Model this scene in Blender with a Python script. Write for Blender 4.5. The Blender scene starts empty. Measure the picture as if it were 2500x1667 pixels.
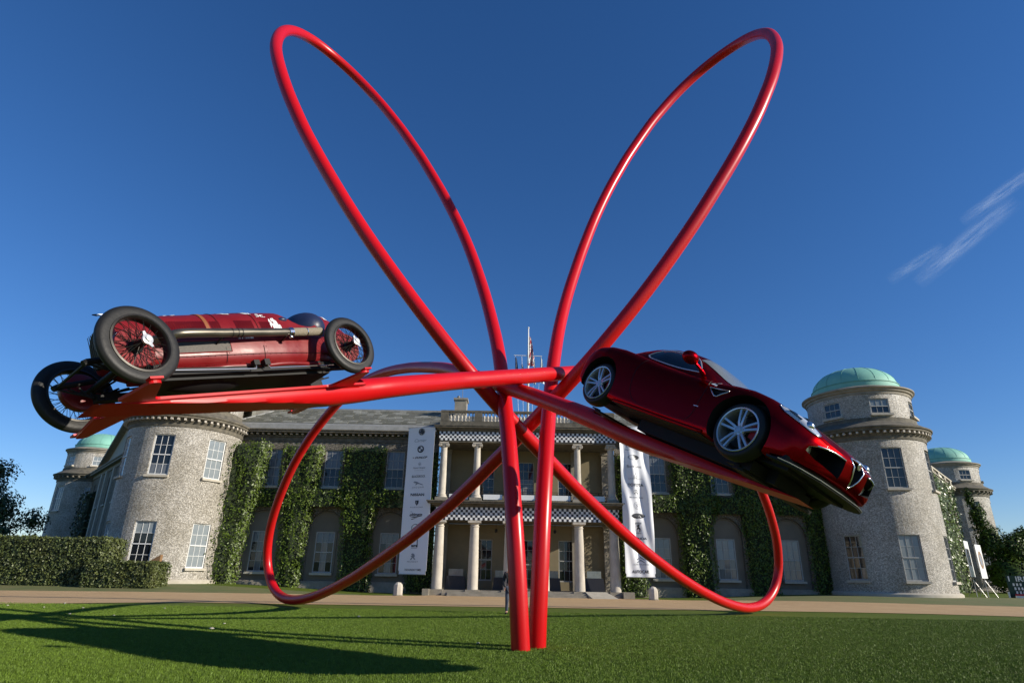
import bpy, bmesh, math, random
import numpy as np
from mathutils import Vector, Matrix, Quaternion

rnd = random.Random(7)
sc = bpy.context.scene
COL = sc.collection
U = 1.28                                   # the scene is laid out in units of 1/1.28 m and brought to metres at the end

# ------------------------------------------------------------------ camera, sky, sun, exposure
def _camera():
    p = math.radians(20.9); ro = math.radians(1.03)
    r0 = Vector((1, 0, 0)); u0 = Vector((0, -math.sin(p), math.cos(p))); fw = Vector((0, math.cos(p), math.sin(p)))
    cr = math.cos(ro) * r0 + math.sin(ro) * u0
    cu = -math.sin(ro) * r0 + math.cos(ro) * u0
    cd = bpy.data.cameras.new('camera'); cd.sensor_width = 36; cd.lens = 36 * 1484 / 2500
    cd.clip_start = 0.05; cd.clip_end = 20000
    c = bpy.data.objects.new('camera', cd); COL.objects.link(c)
    m = Matrix((cr, cu, -fw)).transposed().to_4x4(); m.translation = Vector((0, 0, 1.45 / U))
    c.matrix_world = m
    sc.camera = c
_camera()
SUN_EL, SUN_AZ = 21.8, 107.0               # compass azimuth, clockwise from +Y
w = bpy.data.worlds.new('World'); sc.world = w; w.use_nodes = True
nt = w.node_tree; bg = nt.nodes['Background']
sky = nt.nodes.new('ShaderNodeTexSky'); sky.sky_type = 'NISHITA'; sky.sun_disc = False
sky.sun_elevation = math.radians(SUN_EL); sky.sun_rotation = math.radians(SUN_AZ)
sky.air_density = 1.0; sky.dust_density = 0.0; sky.ozone_density = 4.0; sky.altitude = 0
hs = nt.nodes.new('ShaderNodeHueSaturation'); hs.inputs['Saturation'].default_value = 1.18
hs.inputs['Value'].default_value = 1.0
nt.links.new(sky.outputs[0], hs.inputs['Color']); 
ti = nt.nodes.new('ShaderNodeMix'); ti.data_type = 'RGBA'; ti.blend_type = 'MULTIPLY'; ti.inputs[0].default_value = 1.0; ti.inputs[7].default_value = (0.90, 0.93, 1.12, 1)
nt.links.new(hs.outputs[0], ti.inputs[6]); nt.links.new(ti.outputs[2], bg.inputs['Color'])
bg.inputs['Strength'].default_value = 0.092
sd = Vector((math.sin(math.radians(SUN_AZ)) * math.cos(math.radians(SUN_EL)), math.cos(math.radians(SUN_AZ)) * math.cos(math.radians(SUN_EL)), math.sin(math.radians(SUN_EL))))
sl = bpy.data.lights.new('sun', 'SUN'); sl.energy = 5.0; sl.angle = math.radians(0.53); sl.color = (1.0, 0.92, 0.78)
so = bpy.data.objects.new('sun', sl); COL.objects.link(so); so.rotation_euler = sd.to_track_quat('Z', 'Y').to_euler(); so.location = (40, -12, 30)
vs = sc.view_settings; vs.view_transform = 'Standard'; vs.look = 'None'; vs.exposure = 0.3; vs.gamma = 1.0; vs.use_curve_mapping = False

# ------------------------------------------------------------------ materials
def _mat(name):
    m = bpy.data.materials.new(name); m.use_nodes = True
    return m, m.node_tree, m.node_tree.nodes['Principled BSDF']
def _set(b, k, v):
    if k in b.inputs: b.inputs[k].default_value = v
def mat(name, c1, c2=None, rough=0.6, metal=0.0, scale=4.0, detail=4.0, bump=0.0, bscale=None, coat=0.0, coat_rough=0.03,
        spec=0.5, stretch=None, island=0.0, trans=0.0, mid=0.5, rvar=0.0, voro=None, emit=None, sub=0.0, width=0.25, edge=None):
    """principled paint with a noise mix of two colours, optional bump, optional value change per mesh island"""
    m, t, b = _mat(name)
    N = t.nodes; L = t.links
    b.inputs['Base Color'].default_value = (*c1, 1); b.inputs['Roughness'].default_value = rough; b.inputs['Metallic'].default_value = metal
    if edge: b.inputs['Specular Tint'].default_value = (*edge, 1)
    _set(b, 'Coat Weight', coat); _set(b, 'Coat Roughness', coat_rough); _set(b, 'Specular IOR Level', spec)
    if trans: _set(b, 'Transmission Weight', trans)
    if emit: _set(b, 'Emission Color', (*emit[0], 1)); _set(b, 'Emission Strength', emit[1])
    tc = N.new('ShaderNodeTexCoord'); vec = tc.outputs['Object']
    if stretch:
        mp = N.new('ShaderNodeMapping'); mp.inputs['Scale'].default_value = stretch; L.new(vec, mp.inputs['Vector']); vec = mp.outputs[0]
    col = None
    if c2 is not None:
        if voro:
            n = N.new('ShaderNodeTexVoronoi'); n.inputs['Scale'].default_value = voro; n.inputs['Randomness'].default_value = 1.0
            sp = N.new('ShaderNodeSeparateColor'); L.new(n.outputs['Color'], sp.inputs[0]); src = sp.outputs[0]
            L.new(vec, n.inputs['Vector'])
        else:
            n = N.new('ShaderNodeTexNoise'); n.inputs['Scale'].default_value = scale; n.inputs['Detail'].default_value = detail
            n.inputs['Roughness'].default_value = 0.6; L.new(vec, n.inputs['Vector']); src = n.outputs[0]
        r = N.new('ShaderNodeMapRange'); r.inputs['From Min'].default_value = mid - width; r.inputs['From Max'].default_value = mid + width
        L.new(src, r.inputs['Value'])
        mx = N.new('ShaderNodeMix'); mx.data_type = 'RGBA'; mx.inputs[6].default_value = (*c1, 1); mx.inputs[7].default_value = (*c2, 1)
        L.new(r.outputs[0], mx.inputs[0]); col = mx.outputs[2]
        if rvar:
            rr = N.new('ShaderNodeMapRange'); rr.inputs['To Min'].default_value = max(0, rough - rvar); rr.inputs['To Max'].default_value = min(1, rough + rvar)
            L.new(r.outputs[0], rr.inputs['Value']); L.new(rr.outputs[0], b.inputs['Roughness'])
    if island:
        g = N.new('ShaderNodeNewGeometry'); h = N.new('ShaderNodeHueSaturation')
        r2 = N.new('ShaderNodeMapRange'); r2.inputs['To Min'].default_value = 1 - island; r2.inputs['To Max'].default_value = 1 + island
        L.new(g.outputs['Random Per Island'], r2.inputs['Value']); L.new(r2.outputs[0], h.inputs['Value'])
        if col: L.new(col, h.inputs['Color'])
        else: h.inputs['Color'].default_value = (*c1, 1)
        col = h.outputs[0]
    if col: L.new(col, b.inputs['Base Color'])
    if bump:
        n2 = N.new('ShaderNodeTexNoise'); n2.inputs['Scale'].default_value = bscale or scale * 3; n2.inputs['Detail'].default_value = 4
        L.new(vec, n2.inputs['Vector'])
        bp = N.new('ShaderNodeBump'); bp.inputs['Strength'].default_value = min(1, bump); bp.inputs['Distance'].default_value = 0.02 * max(1, bump)
        L.new(n2.outputs[0], bp.inputs['Height']); L.new(bp.outputs[0], b.inputs['Normal'])
    return m
def flint_mat(name, dark, light, pale):
    """knapped flint: irregular small stones in courses, glinting faces, pale mortar, weather stains"""
    m, t, b = _mat(name); N = t.nodes; L = t.links
    tc = N.new('ShaderNodeTexCoord'); mp = N.new('ShaderNodeMapping'); mp.inputs['Scale'].default_value = (1, 1, 1.45); L.new(tc.outputs['Object'], mp.inputs['Vector'])
    v = N.new('ShaderNodeTexVoronoi'); v.inputs['Scale'].default_value = 15.0; L.new(mp.outputs[0], v.inputs['Vector'])
    e = N.new('ShaderNodeTexVoronoi'); e.feature = 'DISTANCE_TO_EDGE'; e.inputs['Scale'].default_value = 15.0; L.new(mp.outputs[0], e.inputs['Vector'])
    sp = N.new('ShaderNodeSeparateColor'); L.new(v.outputs['Color'], sp.inputs[0])
    cr = N.new('ShaderNodeValToRGB'); cr.color_ramp.elements[0].color = (*dark, 1); cr.color_ramp.elements[1].color = (*pale, 1)
    k = cr.color_ramp.elements.new(0.45); k.color = (*light, 1); L.new(sp.outputs[0], cr.inputs[0])
    mr = N.new('ShaderNodeMapRange'); mr.inputs['From Max'].default_value = 0.07; L.new(e.outputs['Distance'], mr.inputs['Value'])
    mx = N.new('ShaderNodeMix'); mx.data_type = 'RGBA'; mx.inputs[6].default_value = (0.42, 0.38, 0.30, 1); L.new(mr.outputs[0], mx.inputs[0]); L.new(cr.outputs[0], mx.inputs[7])
    n = N.new('ShaderNodeTexNoise'); n.inputs['Scale'].default_value = 0.5; n.inputs['Detail'].default_value = 5; L.new(tc.outputs['Object'], n.inputs['Vector'])
    m2 = N.new('ShaderNodeMix'); m2.data_type = 'RGBA'; m2.blend_type = 'MULTIPLY'; m2.inputs[0].default_value = 1
    r3 = N.new('ShaderNodeValToRGB'); r3.color_ramp.elements[0].position = 0.3; r3.color_ramp.elements[0].color = (0.72, 0.68, 0.60, 1); r3.color_ramp.elements[1].position = 0.7; r3.color_ramp.elements[1].color = (1.05, 1.02, 0.98, 1)
    L.new(n.outputs[0], r3.inputs[0]); L.new(mx.outputs[2], m2.inputs[6]); L.new(r3.outputs[0], m2.inputs[7]); L.new(m2.outputs[2], b.inputs['Base Color'])
    b.inputs['Roughness'].default_value = 0.55
    hsum = N.new('ShaderNodeMath'); hsum.operation = 'MULTIPLY_ADD'; hsum.inputs[1].default_value = 0.6
    L.new(sp.outputs[1], hsum.inputs[0]); L.new(mr.outputs[0], hsum.inputs[2])
    bp = N.new('ShaderNodeBump'); bp.inputs['Strength'].default_value = 0.9; bp.inputs['Distance'].default_value = 0.028; L.new(hsum.outputs[0], bp.inputs['Height']); L.new(bp.outputs[0], b.inputs['Normal'])
    return m

M = {}
M['red'] = mat('red_steel_paint', (0.56, 0.004, 0.006), (0.49, 0.004, 0.006), rough=0.33, scale=0.6, rvar=0.05, spec=0.42)
M['candy'] = mat('dark_red_car_paint', (0.30, 0.001, 0.006), (0.26, 0.001, 0.005), rough=0.28, metal=0.95, scale=80, coat=0.12, coat_rough=0.03, spec=0.3, edge=(1.0, 0.12, 0.12))
M['maroon'] = mat('worn_maroon_paint', (0.155, 0.006, 0.008), (0.225, 0.012, 0.013), rough=0.36, scale=3.0, detail=8, rvar=0.14, bump=0.1, bscale=7, spec=0.4)
M['tyre'] = mat('tyre_rubber', (0.012, 0.012, 0.0115), (0.02, 0.019, 0.018), rough=0.5, scale=6, bump=0.1, bscale=30, spec=0.3)
M['black'] = mat('black_underbody', (0.008, 0.008, 0.009), (0.014, 0.013, 0.012), rough=0.6, scale=5, spec=0.3)
M['blacksteel'] = mat('blackened_steel', (0.03, 0.028, 0.025), (0.06, 0.055, 0.048), rough=0.42, metal=0.7, scale=8, rvar=0.1)
M['chrome'] = mat('polished_metal', (0.72, 0.72, 0.72), (0.62, 0.62, 0.63), rough=0.2, metal=1.0, scale=12)
M['alloy_bright'] = mat('bright_silver', (0.78, 0.78, 0.76), (0.7, 0.7, 0.69), rough=0.32, metal=0.5, scale=12)
M['alloy'] = mat('silver_alloy', (0.60, 0.61, 0.62), (0.55, 0.56, 0.57), rough=0.26, metal=0.65, scale=10, coat=0.3)
M['exhaust'] = mat('heat_stained_exhaust', (0.10, 0.085, 0.065), (0.19, 0.17, 0.135), rough=0.36, metal=0.75, scale=5, rvar=0.1, stretch=(0.6, 4, 4))
M['wrap'] = mat('exhaust_lagging', (0.20, 0.17, 0.12), (0.27, 0.23, 0.17), rough=0.9, scale=40, bump=0.5, bscale=80)
M['leather'] = mat('tan_leather', (0.30, 0.10, 0.03), (0.22, 0.07, 0.02), rough=0.6, scale=9)
M['seat'] = mat('navy_leather', (0.012, 0.018, 0.05), (0.02, 0.028, 0.07), rough=0.4, scale=6, bump=0.2, bscale=10)
M['mesh'] = mat('dark_wire_mesh', (0.05, 0.045, 0.04), (0.09, 0.08, 0.07), rough=0.6, metal=0.4, scale=60)
M['white'] = mat('white_paint', (0.80, 0.80, 0.78), (0.74, 0.74, 0.72), rough=0.5, scale=6)
M['glass'] = mat('dark_car_glass', (0.006, 0.007, 0.009), rough=0.03, spec=0.6)
M['screen'] = mat('windscreen_glass', (0.13, 0.14, 0.13), (0.18, 0.19, 0.175), rough=0.04, spec=0.7, scale=3)  # lightened base colour stands in for sky reflected in the glass
M['lens'] = mat('clear_lens', (0.78, 0.80, 0.82), (0.5, 0.52, 0.54), rough=0.06, metal=0.35, scale=14, coat=1.0)
M['orangeglow'] = mat('amber_glass', (0.8, 0.35, 0.08), rough=0.2, emit=((1.0, 0.45, 0.1), 2.5))
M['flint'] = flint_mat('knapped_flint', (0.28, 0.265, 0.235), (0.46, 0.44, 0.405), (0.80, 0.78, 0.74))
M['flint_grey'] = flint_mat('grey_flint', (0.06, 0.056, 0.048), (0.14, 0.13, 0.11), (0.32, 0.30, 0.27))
M['stone'] = mat('weathered_stone', (0.34, 0.30, 0.24), (0.20, 0.18, 0.14), rough=0.85, scale=2.2, detail=7, bump=0.35, bscale=16)
M['ashlar'] = mat('pale_ashlar', (0.50, 0.46, 0.38), (0.38, 0.34, 0.27), rough=0.85, scale=3, detail=6, bump=0.2, bscale=20)
M['column'] = mat('column_stone', (0.56, 0.51, 0.43), (0.34, 0.30, 0.25), rough=0.85, scale=2.5, detail=8, bump=0.25, bscale=22, mid=0.62, stretch=(1, 1, 0.5))
M['lichen'] = mat('lichened_cornice_stone', (0.20, 0.175, 0.13), (0.065, 0.06, 0.048), rough=0.9, scale=2.6, detail=8, bump=0.4, bscale=18, mid=0.48)
M['render'] = mat('brown_grey_render', (0.20, 0.175, 0.135), (0.15, 0.135, 0.105), rough=0.9, scale=1.2, detail=6, bump=0.1)
M['ochre'] = mat('ochre_porch_wall', (0.25, 0.205, 0.12), (0.20, 0.165, 0.10), rough=0.9, scale=1.0, detail=5)
M['slate'] = mat('stone_slate', (0.23, 0.225, 0.19), (0.12, 0.118, 0.09), rough=0.75, scale=1.6, detail=7, bump=0.3, bscale=14, island=0.0)
M['slate2'] = mat('mossy_stone_slate', (0.10, 0.10, 0.065), (0.21, 0.205, 0.17), rough=0.8, scale=2.6, detail=7, bump=0.3, bscale=14)
M['slate3'] = mat('pale_stone_slate', (0.38, 0.375, 0.33), (0.19, 0.185, 0.15), rough=0.75, scale=2.0, detail=7, bump=0.3, bscale=14)
M['lead'] = mat('lead_capping', (0.30, 0.30, 0.29), (0.20, 0.20, 0.185), rough=0.6, scale=2.5, detail=6)
M['copper'] = mat('verdigris_copper', (0.17, 0.42, 0.33), (0.24, 0.52, 0.41), rough=0.65, scale=1.1, detail=7, bump=0.1, bscale=4, stretch=(1, 1, 0.45))
M['copper_dark'] = mat('dull_verdigris_copper', (0.10, 0.27, 0.21), (0.18, 0.42, 0.33), rough=0.65, scale=1.6, detail=7, stretch=(1, 1, 0.4))
M['wframe'] = mat('white_window_paint', (0.72, 0.72, 0.70), (0.62, 0.62, 0.60), rough=0.45, scale=6)
M['wframe_dull'] = mat('dull_window_paint', (0.42, 0.42, 0.40), (0.32, 0.32, 0.30), rough=0.5, scale=6)
M['pane'] = mat('window_glass', (0.012, 0.015, 0.02), rough=0.04, spec=0.6)
M['pane_blind'] = mat('glass_over_blind', (0.25, 0.28, 0.29), (0.20, 0.23, 0.25), rough=0.08, spec=0.5, scale=1.3)
M['pane_curtain'] = mat('glass_over_curtain', (0.08, 0.09, 0.11), (0.17, 0.18, 0.19), rough=0.05, spec=0.6, scale=2.2, stretch=(3, 3, 0.4))
M['grass'] = mat('lawn_grass', (0.075, 0.118, 0.011), (0.13, 0.160, 0.020), rough=0.75, scale=0.22, detail=8, bump=0.6, bscale=60, spec=0.2)
M['gravel'] = mat('tan_gravel', (0.44, 0.295, 0.155), (0.52, 0.36, 0.20), rough=0.95, scale=0.8, detail=10, bump=0.7, bscale=26, spec=0.2)
M['verge'] = mat('dry_grass_verge', (0.17, 0.15, 0.055), (0.09, 0.13, 0.03), rough=0.9, scale=0.7, detail=9, bump=0.6, bscale=20)
M['leaf'] = mat('glossy_leaf', (0.050, 0.090, 0.007), (0.085, 0.120, 0.012), rough=0.42, scale=1.1, island=0.5, spec=0.32)
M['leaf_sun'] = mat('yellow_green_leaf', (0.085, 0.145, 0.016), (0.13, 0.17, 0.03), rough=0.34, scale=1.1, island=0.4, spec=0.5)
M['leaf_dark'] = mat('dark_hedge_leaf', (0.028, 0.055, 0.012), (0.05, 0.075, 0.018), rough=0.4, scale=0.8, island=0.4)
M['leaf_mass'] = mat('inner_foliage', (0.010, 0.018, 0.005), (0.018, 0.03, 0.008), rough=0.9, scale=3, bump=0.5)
M['hedge_leaf'] = mat('hedge_leaf', (0.06, 0.085, 0.022), (0.10, 0.11, 0.03), rough=0.5, scale=0.6, island=0.5)
M['bark'] = mat('bark', (0.09, 0.07, 0.05), (0.05, 0.04, 0.03), rough=0.9, scale=5, bump=0.6)
M['fabric'] = mat('white_banner_vinyl', (0.78, 0.79, 0.82), (0.73, 0.74, 0.78), rough=0.42, scale=0.5, spec=0.4)
M['ink'] = mat('black_print', (0.02, 0.022, 0.03), rough=0.5)
M['inkgrey'] = mat('grey_print', (0.22, 0.24, 0.28), rough=0.5)
M['navy'] = mat('navy_print', (0.02, 0.03, 0.09), rough=0.5)
M['flagred'] = mat('red_flag_cloth', (0.45, 0.02, 0.03), rough=0.7)
M['plinth'] = mat('black_plinth', (0.012, 0.013, 0.018), (0.02, 0.02, 0.026), rough=0.5, scale=4)
M['case'] = mat('glass_case', (0.26, 0.29, 0.29), (0.16, 0.19, 0.19), rough=0.1, scale=4)
M['pole'] = mat('grey_pole', (0.45, 0.45, 0.46), (0.35, 0.35, 0.36), rough=0.4, metal=0.4, scale=6)
M['brown'] = mat('brown_emblem', (0.20, 0.11, 0.05), (0.30, 0.18, 0.09), rough=0.6, scale=5)
M['soil'] = mat('flower_bed', (0.04, 0.03, 0.02), (0.06, 0.045, 0.03), rough=0.95, scale=5, bump=0.4)
M['skin'] = mat('skin', (0.50, 0.28, 0.20), rough=0.5)
M['jeans'] = mat('dark_jeans', (0.03, 0.04, 0.07), (0.12, 0.14, 0.18), rough=0.8, scale=3, mid=0.62)
M['jacket'] = mat('black_jacket', (0.012, 0.012, 0.014), (0.03, 0.03, 0.034), rough=0.7, scale=6)
M['hair'] = mat('brown_hair', (0.05, 0.03, 0.02), rough=0.6)
M['green_sign'] = mat('green_fence_board', (0.01, 0.035, 0.022), (0.015, 0.05, 0.03), rough=0.6, scale=3)
M['tent'] = mat('white_tent_cloth', (0.78, 0.78, 0.77), (0.72, 0.72, 0.71), rough=0.7, scale=2)

def checker_mat(name, s, ox=0.0, oz=0.0):
    m, t, b = _mat(name); N = t.nodes; L = t.links
    tc = N.new('ShaderNodeTexCoord'); sp = N.new('ShaderNodeSeparateXYZ'); L.new(tc.outputs['Object'], sp.inputs[0])
    def fl(o, off):
        a = N.new('ShaderNodeMath'); a.operation = 'ADD'; a.inputs[1].default_value = off; L.new(o, a.inputs[0])
        d = N.new('ShaderNodeMath'); d.operation = 'DIVIDE'; d.inputs[1].default_value = s; L.new(a.outputs[0], d.inputs[0])
        f = N.new('ShaderNodeMath'); f.operation = 'FLOOR'; L.new(d.outputs[0], f.inputs[0]); return f.outputs[0]
    ad = N.new('ShaderNodeMath'); ad.operation = 'ADD'; L.new(fl(sp.outputs[0], ox), ad.inputs[0]); L.new(fl(sp.outputs[2], oz), ad.inputs[1])
    md = N.new('ShaderNodeMath'); md.operation = 'FLOORED_MODULO'; md.inputs[1].default_value = 2; L.new(ad.outputs[0], md.inputs[0])
    mx = N.new('ShaderNodeMix'); mx.data_type = 'RGBA'; mx.inputs[6].default_value = (0.02, 0.02, 0.028, 1); mx.inputs[7].default_value = (0.74, 0.75, 0.75, 1)
    L.new(md.outputs[0], mx.inputs[0]); L.new(mx.outputs[2], b.inputs['Base Color']); b.inputs['Roughness'].default_value = 0.5
    return m

# ------------------------------------------------------------------ mesh helpers
class MB:
    def __init__(s): s.v = []; s.f = []; s.mi = []; s.cur = 0
    def add(s, vs, fs):
        o = len(s.v); s.v += [tuple(map(float, p)) for p in vs]; s.f += [tuple(i + o for i in f) for f in fs]; s.mi += [s.cur] * len(fs); return s
    def box(s, x0, x1, y0, y1, z0, z1):
        v = [(x0, y0, z0), (x1, y0, z0), (x1, y1, z0), (x0, y1, z0), (x0, y0, z1), (x1, y0, z1), (x1, y1, z1), (x0, y1, z1)]
        return s.add(v, [(0, 3, 2, 1), (4, 5, 6, 7), (0, 1, 5, 4), (1, 2, 6, 5), (2, 3, 7, 6), (3, 0, 4, 7)])
    def cbox(s, c, d, m=None):
        x, y, z = d[0] / 2, d[1] / 2, d[2] / 2
        v = [Vector(q) for q in [(-x, -y, -z), (x, -y, -z), (x, y, -z), (-x, y, -z), (-x, -y, z), (x, -y, z), (x, y, z), (-x, y, z)]]
        if m is not None: v = [m @ q for q in v]
        v = [q + Vector(c) for q in v]
        return s.add(v, [(0, 3, 2, 1), (4, 5, 6, 7), (0, 1, 5, 4), (1, 2, 6, 5), (2, 3, 7, 6), (3, 0, 4, 7)])
    def prism(s, poly, a, b):
        """poly: list of 3D points; extruded from +a to +b offset vectors"""
        n = len(poly); A = Vector(a); B = Vector(b)
        v = [Vector(p) + A for p in poly] + [Vector(p) + B for p in poly]
        f = [tuple(range(n))[::-1], tuple(range(n, 2 * n))] + [(i, (i + 1) % n, n + (i + 1) % n, n + i) for i in range(n)]
        return s.add(v, f)
    def lathe(s, prof, c=(0, 0, 0), n=24, a0=0.0, a1=2 * math.pi, R=None):
        full = abs(a1 - a0 - 2 * math.pi) < 1e-6; m = n if full else n + 1
        v = []
        for i in range(m):
            t = a0 + (a1 - a0) * i / n
            for r, z in prof:
                p = Vector((r * math.cos(t), r * math.sin(t), z))
                if R is not None: p = R @ p
                v.append(p + Vector(c))
        k = len(prof); f = []
        for i in range(n):
            j = (i + 1) % m
            for q in range(k - 1):
                f.append((i * k + q, j * k + q, j * k + q + 1, i * k + q + 1))
        return s.add(v, f)
    def tube(s, pts, r, n=12, caps=True, closed=False):
        pts = [Vector(p) for p in pts]; m = len(pts); rs = r if hasattr(r, '__len__') else [r] * m
        T = []
        for i in range(m):
            a = pts[i - 1] if (i > 0 or closed) else pts[0]; b = pts[(i + 1) % m] if (i < m - 1 or closed) else pts[-1]
            T.append((b - a).normalized())
        up = Vector((0, 0, 1)) if abs(T[0].z) < 0.9 else Vector((1, 0, 0))
        nrm = (up - T[0] * up.dot(T[0])).normalized(); v = []
        for i in range(m):
            if i: nrm = (nrm - T[i] * nrm.dot(T[i])).normalized()
            bn = T[i].cross(nrm)
            for k in range(n):
                t = 2 * math.pi * k / n
                v.append(pts[i] + (nrm * math.cos(t) + bn * math.sin(t)) * rs[i])
        f = []
        for i in range(m if closed else m - 1):
            j = (i + 1) % m
            for k in range(n): f.append((i * n + k, i * n + (k + 1) % n, j * n + (k + 1) % n, j * n + k))
        if caps and not closed: f += [tuple(range(n))[::-1], tuple((m - 1) * n + k for k in range(n))]
        return s.add(v, f)
    def grid(s, rows, closed_u=False):
        n = len(rows[0]); v = [p for r in rows for p in r]; f = []
        for i in range(len(rows) - 1):
            for k in range(n if closed_u else n - 1):
                k2 = (k + 1) % n; f.append((i * n + k, i * n + k2, (i + 1) * n + k2, (i + 1) * n + k))
        return s.add(v, f)
    def ball(s, c, r, n=12, m=8):
        r = r if hasattr(r, '__len__') else (r, r, r)
        prof = [(max(1e-4, math.sin(math.pi * i / m)), -math.cos(math.pi * i / m)) for i in range(m + 1)]
        o = len(s.v); s.lathe(prof, (0, 0, 0), n)
        for i in range(o, len(s.v)):
            p = s.v[i]; s.v[i] = (p[0] * r[0] + c[0], p[1] * r[1] + c[1], p[2] * r[2] + c[2])
        return s
    def xf(s, m):
        s.v = [tuple(m @ Vector(p)) for p in s.v]; return s
    def mesh(s, name, off=(0, 0, 0), smooth=False, mats=(), recalc=True):
        me = bpy.data.meshes.new(name)
        ox, oy, oz = off
        me.from_pydata([(a - ox, b - oy, c - oz) for a, b, c in s.v], [], s.f)
        for m in mats: me.materials.append(m)
        if any(s.mi): me.polygons.foreach_set('material_index', s.mi)
        if recalc:
            b = bmesh.new(); b.from_mesh(me); bmesh.ops.remove_doubles(b, verts=b.verts, dist=1e-5); bmesh.ops.recalc_face_normals(b, faces=b.faces); b.to_mesh(me); b.free()
        if smooth is True: me.polygons.foreach_set('use_smooth', [True] * len(me.polygons))
        elif smooth:
            me.polygons.foreach_set('use_smooth', [True] * len(me.polygons)); me.set_sharp_from_angle(angle=math.radians(smooth))
        me.update(); return me
ORG = {}                                    # world (layout) origin of each thing
def tag(o, label=None, cat=None, group=None, kind=None):
    if label: o['label'] = label
    if cat: o['category'] = cat
    if group: o['group'] = group
    if kind: o['kind'] = kind
    return o
def thing(name, loc, label, cat, group=None, kind=None):
    o = bpy.data.objects.new(name, None); o.empty_display_size = 0.3; COL.objects.link(o); o.location = loc
    ORG[o.name] = Vector(loc); return tag(o, label, cat, group, kind)
def link(name, me, parent=None, loc=None, rot=None):
    o = bpy.data.objects.new(name, me); COL.objects.link(o)
    if parent is not None: o.parent = parent; ORG[o.name] = ORG.get(parent.name, Vector((0, 0, 0)))
    if loc is not None: o.location = loc
    if rot is not None: o.rotation_euler = rot
    return o
def obj(name, mb, m, parent=None, smooth=False, label=None, cat=None, group=None, kind=None, recalc=True, local=False):
    """geometry given in layout coordinates; stored relative to the parent's origin"""
    mats = m if isinstance(m, (list, tuple)) else [m]
    if parent is not None:
        off = (0, 0, 0) if local else ORG.get(parent.name, Vector((0, 0, 0)))
        o = link(name, mb.mesh(name, off, smooth, mats, recalc), parent)
    else:
        if kind == 'structure' or kind == 'stuff': off = Vector((0, 0, 0))
        else:
            a = np.array(mb.v); off = Vector(((a[:, 0].min() + a[:, 0].max()) / 2, (a[:, 1].min() + a[:, 1].max()) / 2, a[:, 2].min()))
        if local: off = Vector((0, 0, 0))
        o = link(name, mb.mesh(name, off, smooth, mats, recalc)); o.location = off; ORG[o.name] = off
    return tag(o, label, cat, group, kind)
def catmull(p, n=8):
    p = [Vector(q) for q in p]; q = [2 * p[0] - p[1]] + p + [2 * p[-1] - p[-2]]; o = []
    for i in range(len(p) - 1):
        a, b, c, d = q[i:i + 4]
        for k in range(n):
            t = k / n; o.append(0.5 * ((2 * b) + (c - a) * t + (2 * a - 5 * b + 4 * c - d) * t * t + (3 * b - a - 3 * c + d) * t ** 3))
    o.append(p[-1]); return o
def smooth(x): x = max(0.0, min(1.0, x)); return x * x * (3 - 2 * x)
def gz(x, y): return 0.45 * smooth((abs(x - 1.3) - 9) / 14) * smooth((y - 33) / 10)

# text to mesh (built-in font), as vertices in the plane of the page: x right, y up
def text_mb(s, size=1.0, shear=0.0, bold=0.0, spacing=1.0):
    cu = bpy.data.curves.new('t', 'FONT'); cu.body = s; cu.size = size; cu.align_x = 'CENTER'; cu.align_y = 'CENTER'; cu.shear = shear; cu.offset = bold; cu.space_character = spacing
    cu.resolution_u = 3
    o = bpy.data.objects.new('t', cu); COL.objects.link(o); dg = bpy.context.evaluated_depsgraph_get()
    me = bpy.data.meshes.new_from_object(o.evaluated_get(dg)); r = ([tuple(v.co) for v in me.vertices], [tuple(p.vertices) for p in me.polygons])
    bpy.data.objects.remove(o); bpy.data.curves.remove(cu); bpy.data.meshes.remove(me)
    return r

# ================================================================== ground
def sheet(name, m, inside, dz, step=1.0, x0=-60, x1=60, y0=20, y1=60):
    """strip between two polylines: inside = (near(x), far(x))"""
    mb = MB(); near, far = inside; rows = []
    n = int((x1 - x0) / step)
    for i in range(n + 1):
        x = x0 + (x1 - x0) * i / n; a, b = near(x), far(x); r = []
        for k in range(17):
            y = a + (b - a) * k / 16; r.append((x, y, gz(x, y) + dz))
        rows.append(r)
    mb.grid(rows); return obj(name, mb, m, kind='structure', smooth=True)
def lerp(pts):
    xs = [p[0] for p in pts]; ys = [p[1] for p in pts]
    return lambda x: float(np.interp(x, xs, ys))
near = lerp([(-80, -10), (-40, 8), (-30, 17), (-20, 25.9), (-18, 27.4), (-16, 28.9), (-14, 29.7), (-10, 29.9), (-3, 30.4), (7, 30.9), (16, 31.5), (20, 31.3), (24, 30.3), (34, 27), (80, 10)])
far = lerp([(-80, 35.5), (-28, 36.3), (-22, 36.8), (-18, 37.2), (-15, 38.2), (-12, 39.8), (-9, 41.9), (-6, 43.0), (-5.4, 44.6), (7.9, 44.6), (8.6, 44.0), (10, 43.9), (14.5, 42.0), (17.5, 40), (20.5, 38.6), (24, 37.7), (30, 37.3), (80, 37)])
mb = MB()
gx = [-3000, -900, -300, -120] + list(range(-80, 81, 2)) + [120, 300, 900, 3000]
gy = [-3000, -900, -300, -100] + list(range(-20, 121, 2)) + [200, 500, 1200, 4000]
mb.grid([[(x, y, gz(x, y)) for x in gx] for y in gy]); obj('lawn', mb, M['grass'], kind='structure', smooth=True)
sheet('gravel_drive', M['gravel'], (near, far), 0.02)
sheet('grass_verge', M['verge'], (lambda x: far(x) - 0.03, lambda x: 43.0 if x < -8 else 43.2), 0.012, x0=-60, x1=-9.5)
sheet('grass_verge', M['verge'], (lambda x: far(x) - 0.03, lambda x: 46.0), 0.012, x0=14.6, x1=60)

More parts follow.
